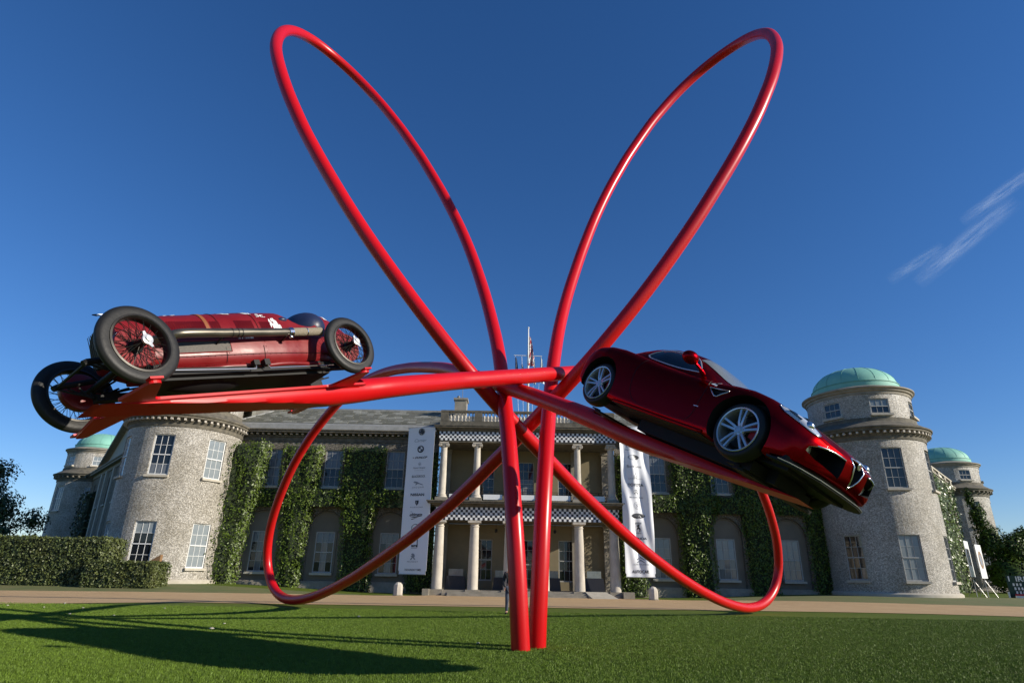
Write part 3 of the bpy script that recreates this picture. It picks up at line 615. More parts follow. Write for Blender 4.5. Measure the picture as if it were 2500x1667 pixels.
# ------------------------------------------------------------------ wings that run back between towers
def wing(a, b, side, label):
    a = Vector((a[0], a[1], 0)); b = Vector((b[0], b[1], 0)); d = (b - a).normalized(); L_ = (b - a).length
    n = Vector((-d.y, d.x, 0)) if side < 0 else Vector((d.y, -d.x, 0))      # outward, towards the drive
    t = thing('house_wing', (a.x, a.y, 0), label, 'house wing')
    off = 0.8
    P = lambda s, z, dd=0.0: tuple(a + d * s + n * (off - dd) + Vector((0, 0, z)))
    mb = MB(); ops = []
    xs = [6.5, 11, 15.5, 20.6, 25.5, 30, 34.5]
    for s in xs: ops += [(s - 0.7, s + 0.7, 1.4, 4.4), (s - 0.7, s + 0.7, 7.5, 10.3)]
    wall_open(mb, lambda u, z, dd: P(u, z, dd), [0, L_], [0, 11.1], ops, 0.3); obj('wall', mb, M['render' if side < 0 else 'flint_grey'], t)
    an = math.atan2(d.y, d.x) + (math.pi if side < 0 else 0)
    for s in xs:
        for z, h in ((1.4, 3.0), (7.5, 2.8)):
            p = P(s, z, 0.2); window(t, p[0], p[1], z, an, 1.4, h, 3, 4, 'wframe_dull')
    def beam(s0, s1, z0, z1, o0, o1, name, m):
        q = MB(); A = [a + d * s + n * (off + o) + Vector((0, 0, z)) for s, o, z in ((s0, o0, z0), (s1, o0, z0), (s1, o1, z0), (s0, o1, z0), (s0, o0, z1), (s1, o0, z1), (s1, o1, z1), (s0, o1, z1))]
        q.add(A, [(0, 3, 2, 1), (4, 5, 6, 7), (0, 1, 5, 4), (1, 2, 6, 5), (2, 3, 7, 6), (3, 0, 4, 7)]); return q
    q = MB()
    for args in ((0, L_, 11.1, 11.5, -0.3, 0.1), (0, L_, 11.5, 11.72, -0.3, 0.5), (0, L_, 11.72, 11.86, -0.3, 0.6), (0, L_, 0, 0.7, -0.3, 0.12)):
        w_ = beam(*args, 'x', None); q.add(w_.v, w_.f)
    obj('cornice', q, M['stone'], t)
    if side < 0:
        q = MB(); s0, s1, zt = 10.0, 31.0, 15.5
        q.prism([P(s0, 11.87), P(s1, 11.87), P((s0 + s1) / 2, zt)], tuple(n * -0.25), tuple(n * 0.02))
        obj('pediment', q, M['ashlar'], t)
        q = MB()
        for u0, u1 in ((s0 - 0.6, (s0 + s1) / 2), (s1 + 0.6, (s0 + s1) / 2)):
            q.prism([P(u0, 11.87), P(u0, 12.2), P(u1, zt + 0.45), P(u1, zt + 0.05)], tuple(n * -0.3), tuple(n * 0.6))
        obj('pediment_cornice', q, M['stone'], t)
        for s in (10.6, 13.4, 17.6, 23.4, 27.6, 30.4):
            w_ = beam(s - 0.35, s + 0.35, 0.7, 11.1, -0.1, 0.22, 'x', None); obj('pilaster', w_, M['ashlar'], t)
    else:
        q = MB()
        for args in ((0, L_, 12.62, 12.78, -0.1, 0.25), (0, L_, 11.87, 12.0, -0.1, 0.25)):
            w_ = beam(*args, 'x', None); q.add(w_.v, w_.f)
        for s in range(4, int(L_), 4): w_ = beam(s - 0.4, s + 0.4, 12.0, 12.62, -0.08, 0.23, 'x', None); q.add(w_.v, w_.f)
        obj('parapet', q, M['ashlar'], t)
        for s in [4.7 + 0.45 * k for k in range(50)]:
            p = P(s, 12.0, -0.07); link('baluster', bme, t, (p[0] - a.x, p[1] - a.y, 12.0))
    q = MB(); q.prism([P(0, 11.9, 0.3), P(L_, 11.9, 0.3), P(L_, 14.3, 5.3), P(0, 14.3, 5.3)], (0, 0, 0), (0, 0, -0.3)); q.prism([P(0, 0, 5.3), P(L_, 0, 5.3), P(L_, 14.2, 5.3), P(0, 14.2, 5.3)], (0, 0, 0), tuple(n * -0.3)); obj('roof', q, M['slate'], t)
    return t, P
wl, PL = wing(LT, LF, 1 * -1, 'pedimented wing receding behind the left tower')
wr, PR = wing(RT, RF, 1, 'ivy clad wing with balustraded parapet receding right of the large tower')

# ================================================================== foliage
from mathutils import noise as mn
def leaves(name, P, Nn, size, m, parent, aspect=0.5, seed=1, tilt=0.9, droop=0.25, label=None, cat=None):
    """one mesh of bent leaves: P positions, Nn outward directions (numpy n x 3)"""
    r = np.random.RandomState(seed); n = len(P); P = np.array(P, float); Nn = np.array(Nn, float)
    d = Nn + r.normal(0, tilt * 0.5, (n, 3)); d /= np.linalg.norm(d, axis=1)[:, None]
    a = r.normal(0, 1, (n, 3)); a[:, 2] -= droop * 2; a -= (a * d).sum(1)[:, None] * d; a /= np.linalg.norm(a, axis=1)[:, None]
    b = np.cross(d, a); L_ = size * r.uniform(0.6, 1.35, n)[:, None]; W_ = L_ * aspect
    v = np.empty((n, 4, 3)); v[:, 0] = P; v[:, 1] = P + a * L_ * 0.45 + b * W_ * 0.5 - d * L_ * 0.06; v[:, 2] = P + a * L_; v[:, 3] = P + a * L_ * 0.45 - b * W_ * 0.5 - d * L_ * 0.06
    org = ORG.get(parent.name, Vector((0, 0, 0))) if parent is not None else Vector((0, 0, 0))
    v = v.reshape(-1, 3) - np.array(org)
    me = bpy.data.meshes.new(name); me.vertices.add(4 * n); me.vertices.foreach_set('co', v.ravel()); me.loops.add(4 * n); me.loops.foreach_set('vertex_index', np.arange(4 * n)); me.polygons.add(n); me.polygons.foreach_set('loop_start', np.arange(0, 4 * n, 4)); me.polygons.foreach_set('loop_total', np.full(n, 4)); me.update(calc_edges=True); me.validate(); me.materials.append(m)
    o = link(name, me, parent); return tag(o, label, cat, kind='stuff')
def climber(name, frame, regions, label, m='leaf', depth=0.62, size=0.165, dens=105, seed=1, group='climbing shrubs on the house front', mass='leaf_mass', lump=0.9):
    """frame(u, z, out) -> point and out vector; regions = list of (z0, ua0, ub0, z1, ua1, ub1) trapezoids"""
    r = np.random.RandomState(seed); o0, nv = frame((regions[0][1] + regions[0][2]) / 2, regions[0][0], 0)
    t = thing(name, tuple(o0), label, 'climbing shrub', group)
    def bounds(z):
        a = b = None
        for z0, ua0, ub0, z1, ua1, ub1 in regions:
            if z0 <= z <= z1:
                k = (z - z0) / max(1e-6, z1 - z0); x, y = ua0 + (ua1 - ua0) * k, ub0 + (ub1 - ub0) * k
                a = x if a is None else min(a, x); b = y if b is None else max(b, y)
        return a, b
    zt = max(q[3] for q in regions)
    def dep(u, z, a, b):
        e = min(u - a, b - u, (zt - z) * 1.2 + 0.15); e = max(0, min(1, e / max(0.5, depth * 0.42))) ** 0.5
        nn = mn.noise(Vector((u * lump, z * lump * 0.8, seed * 3.1))) * 0.5 + mn.noise(Vector((u * lump * 3, z * lump * 2.4, seed * 5.7))) * 0.25
        return depth * (0.25 + 0.75 * e) * (0.85 + 0.6 * nn)
    P = []; Q = []; z0 = min(q[0] for q in regions)
    area = sum((q[3] - q[0]) * ((q[2] - q[1]) + (q[5] - q[4])) / 2 for q in regions); n = int(area * dens)
    for reg in regions:
        k_ = int(((reg[3] - reg[0]) * ((reg[2] - reg[1]) + (reg[5] - reg[4])) / 2 + 1.0 * (reg[3] - reg[0])) * dens)
        for _ in range(k_):
            z = r.uniform(reg[0], reg[3]); a, b = bounds(z); k = (z - reg[0]) / (reg[3] - reg[0]); ea = reg[1] + (reg[4] - reg[1]) * k; eb = reg[2] + (reg[5] - reg[2]) * k
            ja = 0.18 * mn.noise(Vector((z * 1.7, seed, 0))); jb = 0.18 * mn.noise(Vector((z * 1.7, seed + 9, 0)))
            u = r.uniform(ea - 0.1 + ja, eb + 0.1 + jb)
            h = dep(u, z, ea - 0.15 + ja, eb + 0.15 + jb) * (1 if r.rand() < 0.75 else r.uniform(0.2, 1)) + r.normal(0, 0.05)
            ed = 0.8 if u - ea < 0.25 else (-0.8 if eb - u < 0.25 else 0)
            if depth > 0.9 and r.rand() < 1.1 * depth / (2 * depth + eb - ea):
                sd_ = 1 if r.rand() < 0.7 else -1; h = r.uniform(0.03, depth * 0.72); k2 = 0.22 * (h / depth) ** 2 * depth; u = (eb + 0.06 - k2 + jb) if sd_ > 0 else (ea - 0.06 + k2 + ja); u += r.normal(0, 0.05); ed = -1.6 * sd_
            p, nv = frame(u, z, max(0.03, h)); P.append(p)
            du = np.array(frame(u + 0.01, z, 0)[0]) - np.array(frame(u, z, 0)[0]); du /= np.linalg.norm(du)
            Q.append(np.array(nv) - ed * du + np.array((0, 0, 0.35)))
    leaves('foliage', P, Q, size, M[m], t, seed=seed)
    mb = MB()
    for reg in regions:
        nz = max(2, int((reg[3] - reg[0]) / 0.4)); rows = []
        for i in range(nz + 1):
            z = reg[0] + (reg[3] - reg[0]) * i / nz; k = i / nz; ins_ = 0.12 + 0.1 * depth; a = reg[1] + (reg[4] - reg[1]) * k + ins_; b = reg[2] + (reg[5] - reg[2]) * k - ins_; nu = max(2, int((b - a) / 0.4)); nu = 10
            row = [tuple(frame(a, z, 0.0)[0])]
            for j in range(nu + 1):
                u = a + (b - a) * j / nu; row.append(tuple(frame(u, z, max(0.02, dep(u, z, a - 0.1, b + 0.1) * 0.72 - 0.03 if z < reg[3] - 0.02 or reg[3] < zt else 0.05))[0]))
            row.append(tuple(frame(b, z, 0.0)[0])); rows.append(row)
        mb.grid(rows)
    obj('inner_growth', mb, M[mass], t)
    return t
F0 = lambda u, z, h: (np.array((u, YF - h, z)), (0, -1, 0))
climber('magnolia', F0, [(0.1, -22.8, -19.9, 4.5, -22.9, -19.6), (4.5, -22.9, -19.6, 7.3, -22.9, -18.9), (7.3, -22.9, -18.9, 10.75, -22.8, -18.8)], 'broad glossy magnolia trained on the wall beside the left tower', seed=11, depth=2.3)
climber('magnolia', F0, [(5.9, -20.5, -17.2, 7.25, -20.5, -17.6)], 'low shaded band of magnolia under the leftmost upper window', seed=19, depth=0.7)
climber('magnolia', F0, [(0.1, -16.9, -15.3, 4.3, -17.1, -15.1), (4.3, -17.1, -15.1, 7.2, -17.7, -14.7), (7.2, -17.6, -14.65, 10.6, -17.7, -14.75), (5.95, -17.6, -12.6, 7.2, -17.6, -12.9)], 'glossy magnolia trained up the wall between the two leftmost upper windows', seed=12, depth=1.4)
climber('magnolia', F0, [(0.1, -12.35, -10.1, 4.3, -12.5, -10.3), (4.3, -12.5, -10.3, 7.2, -12.9, -9.9), (7.2, -13.0, -9.8, 10.55, -13.1, -9.75), (5.95, -13, -7.0, 7.2, -13, -7.3)], 'magnolia mostly in shade, third from the left tower', seed=13, depth=1.25)
climber('magnolia', F0, [(0.1, -7.6, -5.5, 4.6, -7.5, -5.5), (4.6, -7.5, -5.5, 10.3, -7.9, -5.5)], 'dark shaded magnolia behind the flat hanging banner left of the portico', seed=14, depth=0.6)
climber('magnolia', F0, [(0.1, 8.2, 10.3, 4.6, 8.2, 10.1), (4.6, 8.2, 10.0, 10.3, 8.2, 10.3)], 'magnolia behind the rippled hanging banner right of the portico', seed=15, depth=0.9)
climber('magnolia', F0, [(0.1, 12.8, 15.3, 4.4, 12.9, 15.2), (4.4, 12.9, 15.2, 7.3, 12.4, 16.0), (7.3, 12.5, 15.7, 10.6, 12.4, 15.7), (5.95, 10.2, 15.8, 7.2, 10.2, 15.8)], 'sun flecked magnolia between the first and second windows right of the portico', seed=16, depth=1.3)
climber('magnolia', F0, [(0.1, 17.8, 19.9, 4.4, 17.7, 19.9), (4.4, 17.7, 19.9, 7.3, 17.3, 20.5), (7.3, 17.3, 20.4, 10.6, 17.3, 20.4), (5.95, 15.5, 20.5, 7.2, 15.5, 20.5)], 'shaded magnolia behind the nose of the modern sports car', seed=17, depth=0.7)
climber('magnolia', F0, [(0.1, 22.6, 24.4, 4.4, 22.5, 24.3), (4.4, 22.5, 24.3, 7.3, 22.2, 24.3), (7.3, 22.2, 24.2, 10.4, 22.3, 24.2), (5.95, 20.5, 24.2, 7.2, 20.5, 24.2)], 'narrow magnolia against the left side of the large right tower', seed=18, depth=0.7)
def FW(P_, side):
    def f(u, z, h):
        p = P_(u, z, -h); q = np.array(P_(u, z, -1.0)) - np.array(P_(u, z, 0)); return np.array(p), tuple(q)
    return f
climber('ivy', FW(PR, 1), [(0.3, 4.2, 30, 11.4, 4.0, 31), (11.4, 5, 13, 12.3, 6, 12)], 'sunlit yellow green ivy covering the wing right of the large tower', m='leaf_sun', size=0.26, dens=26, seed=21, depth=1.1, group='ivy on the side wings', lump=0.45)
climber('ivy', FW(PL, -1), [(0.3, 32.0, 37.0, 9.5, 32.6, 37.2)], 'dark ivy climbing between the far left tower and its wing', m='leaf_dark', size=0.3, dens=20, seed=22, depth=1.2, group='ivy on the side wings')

def blob_shrub(name, blobs, n, size, m, label, cat, seed, trunk=None, mass=True, group=None, parts=('foliage',), shell=0.75):
    r = np.random.RandomState(seed); c0 = blobs[0][0]
    base = (trunk[0][0], trunk[0][1], trunk[0][2]) if trunk else (c0[0], c0[1], max(0.3, c0[2] - blobs[0][1][2]))
    t = thing(name, base, label, cat, group); P = []; Q = []
    vol = [b[1][0] * b[1][1] + b[1][0] * b[1][2] for b in blobs]; tot = sum(vol)
    for (c, rad), v in zip(blobs, vol):
        k = int(n * v / tot); d = r.normal(0, 1, (k, 3)); d /= np.linalg.norm(d, axis=1)[:, None]
        s = 1 - (1 - shell) * r.rand(k) ** 1.5; s *= np.array([0.88 + 0.35 * mn.noise(Vector(q * 2.2) + Vector((seed, c[0], c[2]))) for q in d])
        P.append(np.array(c) + d * np.array(rad) * s[:, None]); Q.append(d + np.array((0, 0, 0.3)))
    leaves('crown' if trunk else 'foliage', np.vstack(P), np.vstack(Q), size, M[m], t, seed=seed)
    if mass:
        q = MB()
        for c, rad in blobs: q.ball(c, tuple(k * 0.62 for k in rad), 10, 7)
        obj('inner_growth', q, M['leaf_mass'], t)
    if trunk:
        q = MB()
        for pts, rr in zip(*[iter(trunk[1:])] * 2): q.tube(pts, rr, 7)
        obj('trunk', q, M['bark'], t, smooth=True)
    return t
# tree beyond the hedge at far left
tx, ty = -44.0, 50.5
r_ = np.random.RandomState(5); blobs = []; limbs = []
for k in range(34):
    a = r_.uniform(0, 2 * math.pi); rr = r_.uniform(0.5, 4.9); z = r_.uniform(2.5, 9.6) - rr * 0.35
    c = (tx + rr * math.cos(a) * 1.1, ty + rr * math.sin(a), z); blobs.append((c, (r_.uniform(1.0, 2.0), r_.uniform(1.0, 1.8), r_.uniform(0.8, 1.5))))
    limbs += [[(tx, ty, max(1.6, z * 0.45)), ((tx + c[0]) / 2, (ty + c[1]) / 2, z * 0.75), c], [0.16, 0.10, 0.03]]
blob_shrub('tree', blobs, 26000, 0.27, 'leaf_dark', 'dark leafy tree behind the tall hedge at the left edge', 'tree', 31, trunk=[(tx, ty, 0.4), [(tx, ty, 0.3), (tx + 0.2, ty, 3), (tx, ty, 6.5)], [0.45, 0.32, 0.15]] + limbs, mass=False, shell=0.1)
# shrub at far right against the distant tower
rx, ry = 51.0, 66.0
blobs = [((rx + dx, ry + dy, z), s) for dx, dy, z, s in ((0.3, 0, 2.2, (3.2, 2.4, 2.2)), (1.5, 0, 4.6, (2.3, 1.8, 2.0)), (-0.4, 0.8, 5.3, (1.6, 1.5, 2.4)), (-0.9, 1.0, 8.0, (0.9, 0.9, 1.8)), (-1.3, 1.2, 10.0, (0.4, 0.5, 1.3)), (3.2, 0.4, 2.6, (1.8, 1.6, 2.3)), (2.6, 0, 5.9, (1.2, 1.1, 1.1)), (5.3, 1, 2.0, (1.6, 1.6, 2.0)))]
blob_shrub('evergreen_shrub', blobs, 15000, 0.26, 'leaf', 'tall dark evergreen shrub against the far right tower', 'shrub', 33)
# hedges
def hedge(x0, x1, y0, y1, h, label, seed, n, m='hedge_leaf', size=0.13):
    z = gz((x0 + x1) / 2, (y0 + y1) / 2) - 0.05; t = thing('hedge', ((x0 + x1) / 2, (y0 + y1) / 2, z), label, 'hedge', 'clipped hedges left of the house')
    r = np.random.RandomState(seed); P = []; Q = []
    A = [((x1 - x0) * h, 0), ((x1 - x0) * (y1 - y0), 1), ((y1 - y0) * h, 2), ((y1 - y0) * h, 3)]; tot = sum(a for a, _ in A)
    for a, k in A:
        for _ in range(int(n * a / tot)):
            u, v = r.rand(), r.rand()
            if k == 0: p, q = (x0 + (x1 - x0) * u, y0, z + h * v), (0, -1, 0.3)
            elif k == 1: p, q = (x0 + (x1 - x0) * u, y0 + (y1 - y0) * v, z + h), (0, 0, 1)
            elif k == 2: p, q = (x1, y0 + (y1 - y0) * u, z + h * v), (1, 0, 0.3)
            else: p, q = (x0, y0 + (y1 - y0) * u, z + h * v), (-1, 0, 0.3)
            b = 0.10 * mn.noise(Vector(p) * 1.1) + 0.05 * mn.noise(Vector(p) * 3.5) + r.normal(0, 0.03)
            P.append(np.array(p) + np.array(q) * b); Q.append(q)
    leaves('foliage', P, Q, size, M[m], t, seed=seed, aspect=0.6, tilt=1.3)
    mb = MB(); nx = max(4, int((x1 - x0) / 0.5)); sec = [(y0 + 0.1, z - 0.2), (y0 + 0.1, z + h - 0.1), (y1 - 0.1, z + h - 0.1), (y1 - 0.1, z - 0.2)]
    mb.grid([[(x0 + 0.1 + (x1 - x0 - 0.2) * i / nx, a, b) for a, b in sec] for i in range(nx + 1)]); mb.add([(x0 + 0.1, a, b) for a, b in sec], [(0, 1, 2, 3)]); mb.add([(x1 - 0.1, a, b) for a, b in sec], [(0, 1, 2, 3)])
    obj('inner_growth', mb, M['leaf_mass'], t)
hedge(-48.0, -24.6, 39.2, 41.6, 2.75, 'tall long clipped hedge reaching the left edge of the photo', 41, 34000)
hedge(-25.2, -21.1, 38.7, 40.6, 1.42, 'short low clipped hedge in front of the left tower', 42, 9500)
q = MB(); q.prism([(-22.75, 41.2, 0.4), (-22.15, 41.2, 0.4), (-22.15, 41.2, 2.22), (-22.75, 41.2, 1.85)], (0, 0, 0), (0, 0.3, 0)); q.box(-22.8, -22.1, 41.15, 41.55, 0.3, 0.5)
obj('garden_marker', q, M['brown'], None, label='rust coloured slanting panel at the right end of the short hedge', cat='marker')

# grass blades near the camera (ground cover)
def grass():
    me = MB(); r = np.random.RandomState(3)
    for k in range(9):
        a = r.uniform(0, 6.28); b = r.uniform(0, 0.05); x, y = b * math.cos(a), b * math.sin(a); h = r.uniform(0.022, 0.05); lx, ly = r.normal(0, 0.016, 2); w = 0.0032; c, s = math.cos(a + 1.5) * w, math.sin(a + 1.5) * w
        me.add([(x - c, y - s, 0), (x + c, y + s, 0), (x + lx * 0.5 + c * 0.7, y + ly * 0.5 + s * 0.7, h * 0.6), (x + lx, y + ly, h), (x + lx * 0.5 - c * 0.7, y + ly * 0.5 - s * 0.7, h * 0.6)], [(0, 1, 2, 3, 4)])
    gm = mat('grass_blades', (0.085, 0.16, 0.012), (0.15, 0.205, 0.028), rough=0.5, scale=0.5, detail=6, spec=0.25)
    nt_ = gm.node_tree; b = nt_.nodes['Principled BSDF']; h = nt_.nodes.new('ShaderNodeHueSaturation'); oi = nt_.nodes.new('ShaderNodeObjectInfo'); mr = nt_.nodes.new('ShaderNodeMapRange'); mr.inputs['To Min'].default_value = 0.65; mr.inputs['To Max'].default_value = 1.4
    nt_.links.new(oi.outputs['Random'], mr.inputs['Value']); nt_.links.new(mr.outputs[0], h.inputs['Value']); src = b.inputs['Base Color'].links[0].from_socket; nt_.links.new(src, h.inputs['Color']); nt_.links.new(h.outputs[0], b.inputs['Base Color'])
    tuft = me.mesh('tuft', mats=[gm], recalc=False)
    to = bpy.data.objects.new('grass_tuft', tuft)                     # source shape, not linked to the scene
    ng = bpy.data.node_groups.new('scatter', 'GeometryNodeTree'); ng.interface.new_socket('Geometry', in_out='INPUT', socket_type='NodeSocketGeometry'); ng.interface.new_socket('Geometry', in_out='OUTPUT', socket_type='NodeSocketGeometry')
    N = ng.nodes; L = ng.links; gi = N.new('NodeGroupInput'); go = N.new('NodeGroupOutput')
    dp = N.new('GeometryNodeDistributePointsOnFaces'); dp.inputs['Density'].default_value = 620
    pos = N.new('GeometryNodeInputPosition'); sp = N.new('ShaderNodeSeparateXYZ'); L.new(pos.outputs[0], sp.inputs[0]); mr = N.new('ShaderNodeMapRange'); mr.inputs['From Min'].default_value = 9; mr.inputs['From Max'].default_value = 26; mr.inputs['To Min'].default_value = 900; mr.inputs['To Max'].default_value = 170; L.new(sp.outputs[1], mr.inputs['Value']); L.new(mr.outputs[0], dp.inputs['Density'])
    oi = N.new('GeometryNodeObjectInfo'); oi.inputs['Object'].default_value = to; ip = N.new('GeometryNodeInstanceOnPoints')
    rv = N.new('FunctionNodeRandomValue'); rv.data_type = 'FLOAT_VECTOR'; rv.inputs[0].default_value = (-0.15, -0.15, 0); rv.inputs[1].default_value = (0.15, 0.15, 6.28)
    rs = N.new('FunctionNodeRandomValue'); rs.data_type = 'FLOAT'; rs.inputs[2].default_value = 0.6; rs.inputs[3].default_value = 1.25
    L.new(gi.outputs[0], dp.inputs['Mesh']); L.new(dp.outputs['Points'], ip.inputs['Points']); L.new(oi.outputs['Geometry'], ip.inputs['Instance']); L.new(rv.outputs[0], ip.inputs['Rotation']); L.new(rs.outputs[1], ip.inputs['Scale']); L.new(ip.outputs[0], go.inputs[0])
    mb = MB(); mb.grid([[(x, y, 0.002) for x in (-0.72 * y - 1.5, 0, 0.80 * y + 1.5)] for y in (9, 12, 15, 18, 21, 24, 27)])
    o = obj('grass', mb, M['grass'], kind='stuff', recalc=False); md = o.modifiers.new('scatter', 'NODES'); md.node_group = ng
    return o
grass()

# ================================================================== hanging banners with print
def banner(name, X, Y, w, z0, z1, th, wave, label, items):
    c, s = math.cos(th), math.sin(th)
    def B(u, z, off=0.0):                        # u from -w/2 to w/2
        v = (z - z0) / (z1 - z0); h = 0.0
        if wave:
            k = min(1, (1 - v) * 4 + 0.25) * min(1, v * 6 + 0.35)
            h = k * (0.085 * math.sin((u / w) * 9.0 + (1 - v) * 5.5 + 0.6) + 0.05 * math.sin((u / w) * 17 - (1 - v) * 9) + 0.035 * math.sin((u / w) * 5 + v * 21)) + 0.12 * math.sin(v * 3.1)
        else: h = 0.015 * math.sin(v * 9 + u * 2) + (0.06 * max(0, (v - 0.965) / 0.035) * max(0, math.sin((u / w + 0.5) * math.pi)) if v > 0.965 else 0)
        d = h + off; return (X + u * c - s * d, Y - u * s - c * d, z)
    t = thing(name, (X, Y, z0), label, 'banner', 'hanging banners beside the portico')
    q = MB(); nu, nv = 48, 170; R1 = []; R2 = []
    for j in range(nv + 1):
        z = z0 + (z1 - z0) * j / nv; n_ = w / 2 - (0.06 if z < z0 + 0.22 else 0); R1.append([B(-n_ + 2 * n_ * i / nu, z) for i in range(nu + 1)]); R2.append([B(-n_ + 2 * n_ * i / nu, z, -0.012) for i in range(nu + 1)])
    q.grid(R1); q.grid(R2); q.grid([[r[0] for r in R1], [r[0] for r in R2]]); q.grid([[r[-1] for r in R1], [r[-1] for r in R2]]); q.grid([R1[0], R2[0]]); q.grid([R1[-1], R2[-1]])
    obj('cloth', q, M['fabric'], t, smooth=50)
    q = MB(); q.tube([B(-w / 2 - 0.1, z1 + 0.02), B(w / 2 + 0.1, z1 + 0.02)], 0.035, 8); q.tube([B(-w / 2 + 0.03, z0 - 0.01), B(w / 2 - 0.03, z0 - 0.01)], 0.03, 8); q.tube([B(0, z1), (X, YF, z1 + 0.1)], 0.03, 6); q.tube([B(-w / 2, z1), (X - 0.6, YF, z1 + 0.1)], 0.03, 6); q.tube([B(w / 2, z1), (X + 0.6, YF, z1 + 0.1)], 0.03, 6)
    obj('rail', q, M['pole'], t)
    mbs = {k: MB() for k in ('ink', 'inkgrey', 'navy', 'white')}
    def put(kind, vs, fs, off=0.014): mbs[kind].add([B(x, z, off) for x, z in vs], fs)
    def poly(kind, pts, off=0.014): put(kind, pts, [tuple(range(len(pts)))], off)
    def ell(kind, x, z, a, b, off=0.014, n=28): poly(kind, [(x + a * math.cos(2 * math.pi * k / n), z + b * math.sin(2 * math.pi * k / n)) for k in range(n)], off)
    def ring(kind, x, z, a, b, t_, off=0.014, n=28, k0=0, k1=None):
        k1 = n if k1 is None else k1
        vs = []; 
        for k in range(k0, k1 + 1):
            c_, s_ = math.cos(2 * math.pi * k / n), math.sin(2 * math.pi * k / n); vs += [(x + a * c_, z + b * s_), (x + (a - t_) * c_, z + (b - t_) * s_)]
        put(kind, vs, [(2 * k, 2 * k + 2, 2 * k + 3, 2 * k + 1) for k in range(k1 - k0)], off)
    def line(kind, a, b, t_, off=0.014):
        d = Vector((b[0] - a[0], b[1] - a[1], 0)).normalized(); n = (-d.y * t_ / 2, d.x * t_ / 2); poly(kind, [(a[0] + n[0], a[1] + n[1]), (b[0] + n[0], b[1] + n[1]), (b[0] - n[0], b[1] - n[1]), (a[0] - n[0], a[1] - n[1])], off)
    def text(kind, s_, x, z, wd, ht=None, shear=0.0, bold=0.01, off=0.016, sp=1.0):
        vs, fs = text_mb(s_, 1.0, shear, bold, sp); a = np.array(vs); x0, x1 = a[:, 0].min(), a[:, 0].max(); y0, y1 = a[:, 1].min(), a[:, 1].max(); k = wd / (x1 - x0); kz = (ht / (y1 - y0)) if ht else k
        put(kind, [(x + (p[0] - (x0 + x1) / 2) * k, z + (p[1] - (y0 + y1) / 2) * kz) for p in vs], fs, off)
    items(text, poly, ell, ring, line)
    for k, q in mbs.items():
        if q.v: obj('printed_logos' if k == 'ink' else 'printed_marks', q, M[k], t, recalc=False)
    return t
